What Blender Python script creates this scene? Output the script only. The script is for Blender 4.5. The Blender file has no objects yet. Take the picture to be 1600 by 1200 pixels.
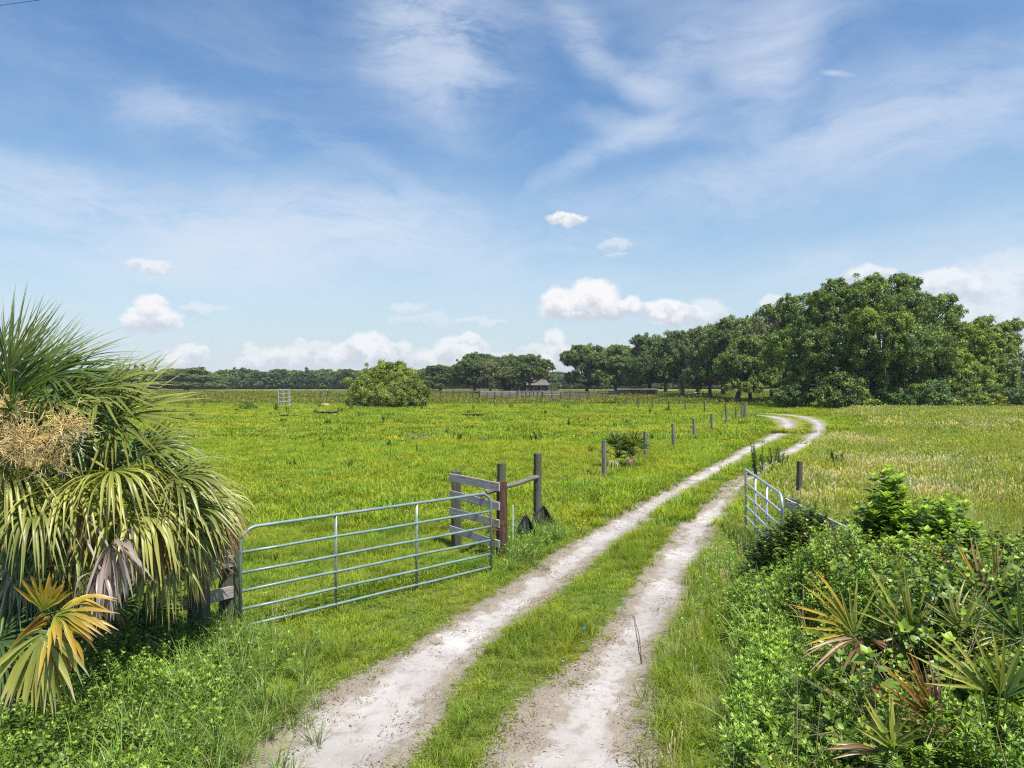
import bpy, math, random
import numpy as np
from mathutils import Vector, Matrix
PI = math.pi
R = math.radians
sc = bpy.context.scene
HAZE = True
COL = sc.collection
# ------------------------------------------------------------------ camera
CH, F = 3.42, 1110.0                       # camera height (m), focal length in photo pixels
cam = bpy.data.cameras.new("camera"); camo = bpy.data.objects.new("camera", cam); COL.objects.link(camo)
cam.sensor_fit = 'HORIZONTAL'; cam.sensor_width = 36.0; cam.lens = 36.0 * F / 1600.0
camo.location = (0, 0, CH); camo.rotation_euler = (R(90), 0, 0)
cam.clip_start = 0.05; cam.clip_end = 9000
sc.camera = camo
# ------------------------------------------------------------------ sun + exposure
SUN_EL, SUN_AZ = R(64), R(138)             # azimuth from +Y (view direction), negative = to the left
sd = Vector((math.sin(SUN_AZ) * math.cos(SUN_EL), math.cos(SUN_AZ) * math.cos(SUN_EL), math.sin(SUN_EL)))
sl = bpy.data.lights.new("sun", 'SUN'); slo = bpy.data.objects.new("sun", sl); COL.objects.link(slo)
sl.energy = 5.0; sl.angle = R(0.55); sl.color = (1.0, 0.95, 0.87)
slo.rotation_euler = sd.to_track_quat('Z', 'Y').to_euler(); slo.location = (0, 0, 60)
sc.view_settings.view_transform = 'Standard'; sc.view_settings.look = 'None'
sc.view_settings.exposure = 0.6; sc.view_settings.gamma = 1.0
sc.view_settings.use_curve_mapping = False
sc.cycles.use_denoising = False; sc.cycles.pixel_filter_type = 'BLACKMAN_HARRIS'; sc.cycles.filter_width = 1.2
sc.cycles.max_bounces = 8; sc.cycles.diffuse_bounces = 3; sc.cycles.glossy_bounces = 2
sc.cycles.transmission_bounces = 5; sc.cycles.transparent_max_bounces = 8
sc.cycles.volume_bounces = 0; sc.cycles.caustics_reflective = False; sc.cycles.caustics_refractive = False
sc.cycles.sample_clamp_indirect = 6.0

# ------------------------------------------------------------------ node helpers
class NT:
    def __init__(s, tree): s.t = tree; s.n = tree.nodes; s.l = tree.links
    def node(s, typ, **kw):
        nd = s.n.new(typ)
        for k, v in kw.items():
            if k == 'ins':
                for kk, vv in v.items(): s.put(nd.inputs[kk], vv)
            else: setattr(nd, k, v)
        return nd
    def put(s, inp, v):
        if isinstance(v, bpy.types.NodeSocket): s.l.new(v, inp)
        elif isinstance(v, bpy.types.Node): s.l.new(v.outputs[0], inp)
        else:
            if hasattr(inp, 'default_value'):
                if inp.type == 'RGBA' and len(v) == 3: v = (*v, 1.0)
                inp.default_value = v
    def math(s, op, a, b=0.0, c=None, clamp=False):
        nd = s.node('ShaderNodeMath', operation=op, use_clamp=clamp)
        s.put(nd.inputs[0], a); s.put(nd.inputs[1], b)
        if c is not None: s.put(nd.inputs[2], c)
        return nd.outputs[0]
    def vm(s, op, a, b=(0, 0, 0)):
        nd = s.node('ShaderNodeVectorMath', operation=op); s.put(nd.inputs[0], a); s.put(nd.inputs[1], b)
        return nd.outputs['Value'] if op in ('LENGTH', 'DOT_PRODUCT') else nd.outputs[0]
    def mix(s, f, a, b, typ='MIX'):
        nd = s.node('ShaderNodeMix', data_type='RGBA', blend_type=typ)
        s.put(nd.inputs[0], f); s.put(nd.inputs[6], a); s.put(nd.inputs[7], b)
        return nd.outputs[2]
    def rng(s, v, a, b, c=0.0, d=1.0, smooth=True):
        nd = s.node('ShaderNodeMapRange', interpolation_type='SMOOTHSTEP' if smooth else 'LINEAR')
        for i, x in enumerate((v, a, b, c, d)): s.put(nd.inputs[i], x)
        return nd.outputs[0]
    def noise(s, vec, scale, detail=3.0, rough=0.55, dist=0.0):
        nd = s.node('ShaderNodeTexNoise'); s.put(nd.inputs['Vector'], vec)
        nd.inputs['Scale'].default_value = scale; nd.inputs['Detail'].default_value = detail
        nd.inputs['Roughness'].default_value = rough; nd.inputs['Distortion'].default_value = dist
        return nd
    def ramp(s, v, stops):
        nd = s.node('ShaderNodeValToRGB'); s.put(nd.inputs[0], v)
        e = nd.color_ramp.elements
        while len(e) < len(stops): e.new(0.5)
        for i, (p, c) in enumerate(stops): e[i].position = p; e[i].color = (*c, 1)
        return nd.outputs[0]

# ------------------------------------------------------------------ world: physical sky with cirrus and cumulus laid out by azimuth / elevation
w = bpy.data.worlds.new("World"); sc.world = w; w.use_nodes = True
wt = NT(w.node_tree); wt.n.clear()
def azel(px, py):
    return math.atan((px - 800) / F), math.atan((600 - py) / math.hypot(F, px - 800))
def build_world():
    T = wt
    sky = T.node('ShaderNodeTexSky', sky_type='NISHITA', sun_disc=False)
    sky.sun_elevation = SUN_EL; sky.sun_rotation = SUN_AZ
    sky.altitude = 20; sky.air_density = 1.0; sky.dust_density = 0.6; sky.ozone_density = 1.4
    d = T.node('ShaderNodeTexCoord').outputs['Generated']
    sp = T.node('ShaderNodeSeparateXYZ', ins={0: d})
    az = T.math('ARCTAN2', sp.outputs[0], sp.outputs[1]); el = T.math('ARCSINE', sp.outputs[2])
    P = T.node('ShaderNodeCombineXYZ', ins={0: az, 1: el}).outputs[0]
    # warps
    n1 = T.noise(P, 2.6, 5, .55).outputs['Color']
    warp = T.vm('SUBTRACT', n1, (.5, .5, .5))
    Pw = T.vm('ADD', P, T.vm('MULTIPLY', warp, (.22, .15, 0)))
    n2 = T.noise(P, 30, 7, .62).outputs['Color']
    warp2 = T.vm('SUBTRACT', n2, (.5, .5, .5))
    Pc = T.vm('ADD', P, T.vm('MULTIPLY', warp2, (.036, .034, 0)))
    # ---- cirrus
    st = T.node('ShaderNodeMapping', ins={'Vector': Pw, 'Rotation': (0, 0, R(-14)), 'Scale': (2.4, 8.0, 1)})
    fib = T.noise(st, 2.2, 11, .68, .35).outputs[0]
    st2 = T.node('ShaderNodeMapping', ins={'Vector': Pw, 'Rotation': (0, 0, R(22)), 'Scale': (3.0, 10.0, 1)})
    fib2 = T.noise(st2, 2.4, 11, .66, .3).outputs[0]
    cir = None
    for (px, py, rx, ry, rot, amp, which) in [
        (672, 80, 118, 120, 12, .80, 0), (700, 60, 190, 200, 0, .45, 0), (915, 60, 95, 50, -62, .55, 1),
        (1015, 140, 130, 34, -24, .60, 0), (1075, 105, 70, 40, 35, .40, 1), (1195, 120, 85, 110, 8, .60, 0),
        (1190, 60, 190, 70, 0, .35, 1), (1330, 230, 420, 80, 12, .5, 1), (1480, 200, 260, 120, 14, .30, 0),
        (1010, 205, 190, 26, -8, .42, 0), (950, 240, 170, 22, 22, .5, 1), (1240, 400, 140, 45, 0, .36, 0),
        (320, 190, 210, 34, -17, .42, 0), (520, 245, 160, 28, -17, .35, 0), (240, 190, 90, 40, -10, .25, 0),
        (200, 330, 420, 80, 0, .62, 1), (520, 350, 300, 75, 10, .70, 1), (430, 400, 340, 60, 6, .55, 0), (60, 290, 160, 60, 0, .35, 1),
        (680, 370, 300, 60, 4, .3, 1), (880, 380, 160, 36, 6, .26, 1), (500, 440, 700, 60, 0, .35, 1),
        (1500, 420, 220, 90, 6, .55, 1), (1310, 115, 26, 5, -14, .7, 1), (1000, 300, 240, 34, 5, .34, 0)]:
        a, e = azel(px, py)
        m = T.node('ShaderNodeMapping', vector_type='TEXTURE', ins={'Vector': Pw if rx > 30 else P, 'Location': (a, e, 0), 'Rotation': (0, 0, R(rot)), 'Scale': (rx / F, ry / F, 1)})
        L = T.vm('LENGTH', m.outputs[0])
        g = T.rng(L, 1.15, 0.0, 0.0, amp)
        g = T.math('MULTIPLY', g, T.rng(fib if which == 0 else fib2, .34, .66, .12, 1.35, False))
        cir = g if cir is None else T.math('ADD', cir, g)
    thin = T.rng(T.noise(st, .9, 6, .6, .3).outputs[0], .40, .75, 0, .3)
    cir = T.math('ADD', cir, thin)
    cir = T.math('MULTIPLY', T.math('TANH', T.math('MULTIPLY', cir, 1.15)), .80)
    # ---- pale horizon
    hz = T.rng(el, R(20), R(-1), 0, 1, False)
    hz = T.math('POWER', hz, 1.45)
    base = T.mix(1.0, sky.outputs[0], (0.76, 0.98, 1.03), 'MULTIPLY')
    deep = T.rng(el, R(6), R(27), 0, 1)
    base = T.mix(deep, base, T.mix(1.0, base, (.93, .95, 1.05), 'MULTIPLY'))
    base = T.mix(T.math('MULTIPLY', hz, .95), base, (4.3, 4.6, 5.1))
    c1 = T.mix(cir, base, (4.9, 5.4, 6.2))
    # ---- cumulus
    num = den = None; msk = None
    for (px, py, rx, ry, amp) in [
        (230, 419, 30, 11, .62), (238, 478, 24, 18, .95), (240, 500, 40, 18, .9), (215, 492, 22, 12, .8), (316, 483, 32, 10, .35),
        (637, 480, 30, 11, .35), (655, 500, 60, 10, .22), (884, 341, 31, 10, .95), (962, 384, 26, 9, .4), (968, 398, 18, 5, .3),
        (876, 468, 30, 20, 1), (925, 462, 42, 26, 1), (918, 482, 70, 20, 1), (968, 482, 34, 16, .95), (1030, 484, 36, 14, .95), (1062, 492, 48, 16, .85),
        (1100, 490, 40, 20, .55), (866, 535, 18, 24, .75), (868, 560, 32, 22, .7),
        (580, 540, 34, 20, .85), (560, 556, 50, 20, .8), (615, 548, 26, 16, .7), (720, 545, 40, 22, .8), (700, 560, 60, 20, .75), (735, 530, 18, 12, .8),
        (460, 560, 60, 18, .7), (415, 566, 46, 16, .6), (292, 560, 30, 16, .75), (310, 550, 14, 10, .7),
        (800, 566, 60, 16, .5),
        (1356, 428, 34, 14, .7), (1212, 474, 20, 10, .6), (1480, 446, 46, 20, .75), (1545, 446, 70, 26, .55), (1610, 470, 70, 60, .45), (1560, 505, 90, 36, .5), (1625, 410, 80, 20, .3), (770, 505, 22, 8, .35), (735, 500, 30, 8, .3), (500, 545, 20, 12, .5), (395, 545, 16, 10, .5), (470, 540, 14, 10, .5), (830, 548, 20, 12, .45)]:
        a, e = azel(px, py)
        m = T.node('ShaderNodeMapping', vector_type='TEXTURE', ins={'Vector': Pc, 'Location': (a, e, 0), 'Scale': (rx * 1.12 / F, ry * 1.12 / F, 1)})
        L = T.vm('LENGTH', m.outputs[0])
        g = T.rng(L, 1.10, .68, 0.0, amp)
        yy = T.node('ShaderNodeSeparateXYZ', ins={0: m.outputs[0]}).outputs[1]
        gy = T.math('MULTIPLY', g, yy)
        msk = g if msk is None else T.math('MAXIMUM', msk, g)
        num = gy if num is None else T.math('ADD', num, gy)
        den = g if den is None else T.math('ADD', den, g)
    yl = T.math('DIVIDE', num, T.math('ADD', den, .02))
    puff = T.noise(P, 42, 5, .6).outputs[0]
    sh = T.math('ADD', yl, T.rng(puff, .35, .7, -.5, .5, False))
    ccol = T.mix(T.rng(sh, -.75, .35), (4.1, 4.4, 4.95), (6.3, 6.3, 6.45))
    fin = T.mix(msk, c1, ccol)
    bg = T.node('ShaderNodeBackground', ins={'Color': fin, 'Strength': 0.10})
    out = T.node('ShaderNodeOutputWorld'); T.l.new(bg.outputs[0], out.inputs[0])
build_world()

# ------------------------------------------------------------------ numpy helpers
rs = np.random.RandomState(7)
def vnoise(x, y, seed=0):
    x = np.asarray(x, float); y = np.asarray(y, float)
    xi = np.floor(x).astype(np.int64); yi = np.floor(y).astype(np.int64)
    fx = x - xi; fy = y - yi; fx = fx * fx * (3 - 2 * fx); fy = fy * fy * (3 - 2 * fy)
    def h(a, b):
        n = (a * 374761393 + b * 668265263 + seed * 144665) & 0x7fffffff
        n = ((n ^ (n >> 13)) * 1274126177) & 0x7fffffff
        return ((n ^ (n >> 16)) & 0xffff) / 65535.0
    return (h(xi, yi) * (1 - fx) + h(xi + 1, yi) * fx) * (1 - fy) + (h(xi, yi + 1) * (1 - fx) + h(xi + 1, yi + 1) * fx) * fy
def fbm(x, y, o=4, seed=0):
    s = 0; a = .5; t = 0
    for i in range(o):
        s = s + a * vnoise(x * 2 ** i, y * 2 ** i, seed + i); t += a; a *= .5
    return s / t
def smooth(x, a, b):
    t = np.clip((np.asarray(x, float) - a) / (b - a), 0, 1); return t * t * (3 - 2 * t)
def G(px, py):                              # photo pixel on the ground -> world
    D = CH * F / (py - 600.0); return np.array([(px - 800) / F * D, D, 0.0])
def P3(px, py, D):                          # photo pixel at a depth -> world
    return np.array([(px - 800) / F * D, D, CH - (py - 600) / F * D])
# ruts: left px, right px, py
RUT_L = [(250, 590, 1290), (365, 632, 1200), (430, 640, 1150), (500, 672, 1100), (585, 700, 1060), (665, 752, 1000), (717, 782, 975), (765, 829, 950), (820, 864, 908), (875, 902, 879), (913, 937, 850),
         (948, 973, 830), (985, 1006, 804), (1029, 1048, 777), (1071, 1094, 751), (1123, 1144, 725), (1168, 1186, 699), (1200, 1218, 683), (1217, 1237, 672), (1221, 1243, 662), (1213, 1236, 655), (1190, 1216, 650.5), (1150, 1176, 648), (1080, 1110, 646), (1000, 1030, 645)]
RUT_R = [(770, 1000, 1290), (775, 996, 1200), (795, 998, 1142), (840, 1002, 1098), (905, 1007, 1054), (922, 1012, 1025), (951, 1027, 996), (975, 1036, 967), (998, 1047, 937), (1012, 1059, 908), (1030, 1080, 879), (1058, 1096, 850),
         (1064, 1100, 830), (1090, 1128, 804), (1119, 1144, 777), (1146, 1166, 755), (1180, 1200, 735), (1213, 1233, 714), (1237, 1259, 699), (1259, 1276, 685), (1272, 1287, 672), (1273, 1289, 664), (1262, 1281, 656.7), (1240, 1266, 651), (1205, 1235, 647.5), (1150, 1180, 645), (1080, 1110, 643.5), (1000, 1030, 642.5)]
def rutline(tab):
    pts = []
    for l, r, y in tab:
        a = G(l, y); b = G(r, y); pts.append(((a[0] + b[0]) / 2, a[1], abs(b[0] - a[0]) / 2))
    pts = np.array(pts)
    t = np.concatenate([[0], np.cumsum(np.hypot(*np.diff(pts[:, :2], axis=0).T))])
    tt = np.arange(0, t[-1], .25); o = np.stack([np.interp(tt, t, pts[:, i]) for i in range(3)], 1)
    k = np.ones(9) / 9
    for i in range(3):
        e = np.pad(o[:, i], 4, mode='edge'); o[:, i] = np.convolve(e, k, 'valid')
    # width across the rut, not across the picture
    d = np.gradient(o[:, :2], axis=0); d /= np.linalg.norm(d, axis=1)[:, None] + 1e-9
    o[:, 2] = np.clip(o[:, 2] * np.maximum(np.abs(d[:, 1]), .35), .36, .58) * (1 + .18 * (o[:, 1] > 34))
    return o, d
RL, RLd = rutline(RUT_L); RR, RRd = rutline(RUT_R)
def rutdist(x, y):
    """smallest normalised distance to either rut (1 = edge) for arrays"""
    x = np.asarray(x, float).ravel(); y = np.asarray(y, float).ravel(); out = np.full(x.shape, 99.0)
    near = (y < 100) & (y > 3) & (x > -12) & (x < 50)
    idx = np.nonzero(near)[0]
    for ch in np.array_split(idx, max(1, len(idx) // 20000)):
        for L in (RL, RR):
            Ls = L[::2]
            d = np.sqrt((x[ch, None] - Ls[None, :, 0]) ** 2 + (y[ch, None] - Ls[None, :, 1]) ** 2) / Ls[None, :, 2]
            out[ch] = np.minimum(out[ch], d.min(1))
    return out
def xl(y): m = RL[:, 1].argmax() if False else 0; return np.interp(y, LYs, LXs)
_lm = np.nonzero(RL[:, 1] < 58)[0]; LYs, LXs = RL[_lm, 1], RL[_lm, 0]
_rm = np.nonzero(RR[:, 1] < 58)[0]; RYs, RXs = RR[_rm, 1], RR[_rm, 0]
def xr(y): return np.interp(y, RYs, RXs)
def gh(x, y, rd=None):                       # ground height
    x = np.asarray(x, float); y = np.asarray(y, float)
    f = 1 - smooth(y, 26, 35)
    h = (fbm(x * .55, y * .55, 3, 5) - .5) * .10 + (fbm(x * 2.3, y * 2.3, 2, 9) - .5) * .03
    if rd is None: rd = rutdist(x, y).reshape(x.shape)
    h = h - .06 * (1 - smooth(rd, .4, 1.5))
    return h * f
def gh1(x, y): return float(gh(np.array([x]), np.array([y]))[0])

# ------------------------------------------------------------------ mesh helpers
class MB:
    def __init__(s): s.V = []; s.F3 = []; s.F4 = []; s.C = []; s.n = 0; s.hasc = False
    def add(s, V, F, c=None):
        V = np.asarray(V, float).reshape(-1, 3); F = np.asarray(F, np.int64)
        if F.size:
            (s.F3 if F.shape[1] == 3 else s.F4).append(F + s.n)
        s.V.append(V); s.n += len(V)
        if c is None: c = np.ones((len(V), 3))
        else: s.hasc = True
        c = np.asarray(c, float)
        if c.ndim == 1: c = np.tile(c, (len(V), 1))
        s.C.append(c)
    def faces(s, F):                          # extra faces, absolute index relative to last add start
        pass
    def mesh(s, name, mat=None, smooth=True):
        me = bpy.data.meshes.new(name)
        V = np.concatenate(s.V) if s.V else np.zeros((0, 3))
        f3 = np.concatenate(s.F3) if s.F3 else np.zeros((0, 3), np.int64)
        f4 = np.concatenate(s.F4) if s.F4 else np.zeros((0, 4), np.int64)
        me.vertices.add(len(V)); me.vertices.foreach_set('co', V.astype(np.float32).ravel())
        loops = np.concatenate([f3.ravel(), f4.ravel()]).astype(np.int32)
        sizes = np.concatenate([np.full(len(f3), 3), np.full(len(f4), 4)]).astype(np.int32)
        starts = np.concatenate([[0], np.cumsum(sizes)[:-1]]).astype(np.int32) if len(sizes) else sizes
        me.loops.add(len(loops)); me.loops.foreach_set('vertex_index', loops)
        me.polygons.add(len(sizes)); me.polygons.foreach_set('loop_start', starts)
        try: me.polygons.foreach_set('loop_total', sizes)
        except Exception: pass
        me.polygons.foreach_set('use_smooth', np.full(len(sizes), smooth))
        if s.hasc:
            a = me.color_attributes.new('Col', 'FLOAT_COLOR', 'POINT')
            c = np.concatenate(s.C); c = np.concatenate([c, np.ones((len(c), 1))], 1)
            a.data.foreach_set('color', c.astype(np.float32).ravel())
        me.update(calc_edges=True)
        if mat: me.materials.append(mat)
        return me
def link(name, me, parent=None, loc=(0, 0, 0)):
    o = bpy.data.objects.new(name, me); COL.objects.link(o)
    o.location = loc
    if parent: o.parent = parent
    return o
def tag(o, label=None, cat=None, group=None, kind=None):
    if label: o['label'] = label
    if cat: o['category'] = cat
    if group: o['group'] = group
    if kind: o['kind'] = kind
    return o
def thing(name, label, cat, loc=(0, 0, 0), group=None):
    o = bpy.data.objects.new(name, None); COL.objects.link(o); o.location = tuple(float(v) for v in loc)
    o.empty_display_size = .2
    return tag(o, label, cat, group)
def nrm(v):
    v = np.asarray(v, float); return v / (np.linalg.norm(v, axis=-1, keepdims=True) + 1e-12)
def tube(mb, path, rad, n=8, c=None, cap=True, prof=None):
    """loft along a path; prof: optional (n,2) section"""
    path = np.asarray(path, float); K = len(path); rad = np.broadcast_to(np.asarray(rad, float), (K,))
    t = nrm(np.gradient(path, axis=0))
    up = np.array([0, 0, 1.0])
    if abs(t[0] @ up) > .9: up = np.array([0, 1.0, 0])
    if prof is None:
        a = np.arange(n) * 2 * PI / n; prof = np.stack([np.cos(a), np.sin(a)], 1)
    prof = np.asarray(prof, float); n = len(prof)
    side = nrm(np.cross(t, up)); up2 = np.cross(side, t)
    V = path[:, None, :] + rad[:, None, None] * (prof[None, :, 0, None] * side[:, None, :] + prof[None, :, 1, None] * up2[:, None, :])
    i = np.arange(K - 1)[:, None] * n; j = np.arange(n)[None, :]; j2 = (j + 1) % n
    Fq = np.stack([i + j, i + j2, i + n + j2, i + n + j], -1).reshape(-1, 4)
    V = V.reshape(-1, 3)
    if cap:
        V = np.concatenate([V, path[:1], path[-1:]]); base = mb.n
        mb.add(V, Fq, c)
        jj = np.arange(n); k0 = K * n
        f = np.concatenate([np.stack([np.full(n, k0), (jj + 1) % n, jj], 1), np.stack([np.full(n, k0 + 1), (K - 1) * n + jj, (K - 1) * n + (jj + 1) % n], 1)])
        mb.F3.append(f + base)
    else: mb.add(V, Fq, c)
def rect(wd, th, ch=.006):
    a, b = wd / 2, th / 2; c = ch
    return np.array([(-a + c, -b), (a - c, -b), (a, -b + c), (a, b - c), (a - c, b), (-a + c, b), (-a, b - c), (-a, -b + c)])
def local_beam(name, p0, p1, prof, mat, parent, ploc, rad=1.0, cuts=6, jit=0.0, rg=None):
    """object whose local X runs from p0 to p1 (so wood grain follows it)"""
    p0 = np.asarray(p0, float); p1 = np.asarray(p1, float); L = np.linalg.norm(p1 - p0)
    mb = MB(); xs = np.linspace(0, L, cuts + 1)
    path = np.stack([xs, np.zeros_like(xs), np.zeros_like(xs)], 1)
    if jit:
        g = rg or rs
        path[:, 1] += g.uniform(-jit, jit, len(xs)); path[:, 2] += g.uniform(-jit, jit, len(xs))
    tube(mb, path, rad, prof=prof, n=len(prof))
    o = link(name, mb.mesh(name, mat, smooth=False), parent)
    q = Vector(p1 - p0).to_track_quat('X', 'Z')
    o.rotation_euler = q.to_euler(); o.location = Vector(p0) - Vector(ploc)
    return o
def circ(n=12): a = np.arange(n) * 2 * PI / n; return np.stack([np.cos(a), np.sin(a)], 1)
def box(mb, lo, hi, c=None):
    x0, y0, z0 = lo; x1, y1, z1 = hi
    V = [(x0, y0, z0), (x1, y0, z0), (x1, y1, z0), (x0, y1, z0), (x0, y0, z1), (x1, y0, z1), (x1, y1, z1), (x0, y1, z1)]
    mb.add(V, [(0, 3, 2, 1), (4, 5, 6, 7), (0, 1, 5, 4), (1, 2, 6, 5), (2, 3, 7, 6), (3, 0, 4, 7)], c)

# ------------------------------------------------------------------ materials
def newmat(name):
    m = bpy.data.materials.new(name); m.use_nodes = True; t = NT(m.node_tree); t.n.clear()
    o = t.node('ShaderNodeOutputMaterial'); return m, t, o
def leaf_shader(t, o, col, rough=.5, trans=.35, spec=.35, tcol=None):
    bs = t.node('ShaderNodeBsdfPrincipled', ins={'Base Color': col, 'Roughness': rough, 'Specular IOR Level': spec})
    tc = tcol if tcol is not None else t.mix(1.0, col, (1.25, 1.3, .5), 'MULTIPLY')
    tr = t.node('ShaderNodeBsdfTranslucent', ins={'Color': tc})
    mx = t.node('ShaderNodeMixShader', ins={0: trans, 1: bs.outputs[0], 2: tr.outputs[0]})
    t.l.new(mx.outputs[0], o.inputs[0])
def mat_leafcol(name, rough=.5, trans=.35, spec=.35, var=.35, tint=(1, 1, 1), inst=True, patch=None):
    """foliage: vertex colour x per-instance variation x optional patches of world position"""
    m, t, o = newmat(name)
    c = t.node('ShaderNodeVertexColor', layer_name='Col').outputs[0]
    c = t.mix(1.0, c, tint, 'MULTIPLY')
    if inst:
        r = t.node('ShaderNodeObjectInfo').outputs['Random']
        v = t.rng(r, 0, 1, 1 - var, 1 + var, False)
        c = t.mix(1.0, c, t.node('ShaderNodeCombineColor', ins={0: v, 1: t.math('POWER', v, .8), 2: v}).outputs[0], 'MULTIPLY')
    if patch:
        pos = t.node('ShaderNodeNewGeometry').outputs['Position']
        for (scl, lo, hi, pc, amt) in patch:
            nn = t.noise(t.vm('MULTIPLY', pos, (1, 1, 0)), scl, 4, .6).outputs[0]
            f = t.rng(nn, lo, hi, 0, amt)
            c = t.mix(f, c, t.mix(1.0, c, pc, 'MULTIPLY'))
    leaf_shader(t, o, c, rough, trans, spec)
    return m
PATCH_FIELD = [(.16, .50, .66, (1.3, 1.02, .6), .6), (.5, .48, .66, (.50, .80, .8), .75), (1.7, .5, .72, (1.45, 1.15, 1.1), .55), (.045, .48, .6, (1.15, 1.0, .8), .6)]
M_grass = mat_leafcol('grass_blades', .55, .42, .25, .28, patch=PATCH_FIELD)
M_hay = mat_leafcol('hay_blades', .6, .35, .2, .25, patch=[(.13, .48, .62, (1.08, 1.04, .8), .7), (.6, .48, .66, (.58, .82, .7), .75)])
M_dry = mat_leafcol('dry_grass', .75, .2, .1, .3)
M_leaf = mat_leafcol('herb_leaves', .42, .32, .45, .32)
M_palm = mat_leafcol('palm_fronds', .38, .30, .5, .0, inst=False)
M_tree = mat_leafcol('oak_leaves', .5, .25, .28, .10)
M_moss = mat_leafcol('hanging_moss', .9, .25, .05, .1)
M_bark = None
def mat_bark(name, a, b, scale=3.0, rough=.9, stretch=(1, 1, .25)):
    m, t, o = newmat(name)
    co = t.node('ShaderNodeTexCoord').outputs['Object']
    mp = t.vm('MULTIPLY', co, stretch)
    n = t.noise(mp, scale, 6, .65, .4).outputs[0]
    c = t.ramp(n, [(.3, a), (.7, b)])
    bmp = t.node('ShaderNodeBump', ins={'Height': n, 'Strength': .7, 'Distance': .03})
    bs = t.node('ShaderNodeBsdfPrincipled', ins={'Base Color': c, 'Roughness': rough, 'Specular IOR Level': .15, 'Normal': bmp.outputs[0]})
    t.l.new(bs.outputs[0], o.inputs[0]); return m
M_bark = mat_bark('oak_bark', (.035, .028, .022), (.13, .11, .09), 3)
def mat_wood(name, dark, mid, light, lichen=None, axis='X'):
    m, t, o = newmat(name)
    co = t.node('ShaderNodeTexCoord').outputs['Object']
    rr = t.node('ShaderNodeObjectInfo').outputs['Random']
    co = t.vm('ADD', co, t.node('ShaderNodeCombineXYZ', ins={0: t.math('MULTIPLY', rr, 37.0), 1: rr, 2: t.math('MULTIPLY', rr, 11.0)}).outputs[0])
    st = {'X': (1.2, 26, 26), 'Z': (22, 22, 1.2)}[axis]
    g1 = t.noise(t.vm('MULTIPLY', co, st), 1.6, 6, .65, .5).outputs[0]
    g2 = t.noise(t.vm('MULTIPLY', co, tuple(v * 3 for v in st)), 1.7, 4, .6).outputs[0]
    k = t.noise(co, 5, 3, .6).outputs[0]
    c = t.ramp(g1, [(.28, dark), (.48, mid), (.75, light)])
    c = t.mix(t.rng(g2, .55, .72, 0, .75), c, tuple(x * .3 for x in dark))
    c = t.mix(t.rng(k, .5, .75, 0, .6), c, mid)
    if lichen: c = t.mix(t.rng(t.noise(co, 9, 5, .7).outputs[0], .52, .66, 0, .75), c, lichen)
    hh = t.math('ADD', g1, t.math('MULTIPLY', g2, .6))
    bmp = t.node('ShaderNodeBump', ins={'Height': hh, 'Strength': .6, 'Distance': .008})
    bs = t.node('ShaderNodeBsdfPrincipled', ins={'Base Color': c, 'Roughness': .88, 'Specular IOR Level': .2, 'Normal': bmp.outputs[0]})
    t.l.new(bs.outputs[0], o.inputs[0]); return m
M_board = mat_wood('weathered_board', (.17, .14, .14), (.38, .34, .345), (.56, .51, .52))
M_board_old = mat_wood('mossy_board', (.13, .11, .10), (.31, .27, .26), (.48, .44, .42), lichen=(.18, .2, .12))
M_rail = mat_wood('dark_rail', (.05, .042, .036), (.13, .115, .10), (.26, .235, .215))
M_post = mat_wood('green_grey_post', (.035, .035, .028), (.09, .09, .065), (.17, .16, .12), lichen=(.07, .10, .05), axis='X')
M_postbrown = mat_wood('brown_post', (.03, .019, .013), (.075, .045, .03), (.13, .085, .055), axis='X')
M_postgrey = mat_wood('grey_post', (.06, .053, .047), (.16, .145, .13), (.29, .265, .24), axis='X')
def mat_plain(name, col, rough=.6, metal=0.0, spec=.4, nscale=8, var=.2, dirt=None):
    m, t, o = newmat(name)
    co = t.node('ShaderNodeTexCoord').outputs['Object']
    n = t.noise(co, nscale, 5, .6).outputs[0]
    c = t.mix(1.0, col, t.ramp(n, [(.3, (1 - var,) * 3), (.7, (1 + var * .6,) * 3)]), 'MULTIPLY')
    if dirt: c = t.mix(t.rng(t.noise(co, nscale * .7, 6, .7, .5).outputs[0], .52, .68, 0, .8), c, dirt)
    bs = t.node('ShaderNodeBsdfPrincipled', ins={'Base Color': c, 'Roughness': rough, 'Metallic': metal, 'Specular IOR Level': spec})
    t.l.new(bs.outputs[0], o.inputs[0]); return m
M_gate = mat_plain('faded_green_gate_paint', (.20, .275, .27), .42, .2, .5, 5, .25, dirt=(.30, .33, .32))
M_gate2 = mat_plain('galvanised_gate', (.40, .48, .56), .4, .35, .5, 5, .2, dirt=(.30, .33, .35))
M_rust = mat_plain('rusty_chain', (.16, .075, .04), .8, .3, .3, 40, .4)
M_steel = mat_plain('bright_chain', (.6, .6, .6), .35, .9, .5, 40, .2)
M_black = mat_plain('black_rubber', (.018, .018, .02), .55, 0, .4, 12, .4)
M_white = mat_plain('white_paint', (.72, .73, .74), .6, 0, .4, 6, .15)
M_rack = mat_plain('chalky_rack_paint', (.42, .43, .44), .7, 0, .3, 3, .3, dirt=(.25, .25, .22))
M_wire = mat_plain('fence_wire', (.22, .2, .18), .6, .6, .4, 10, .2)

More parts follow.
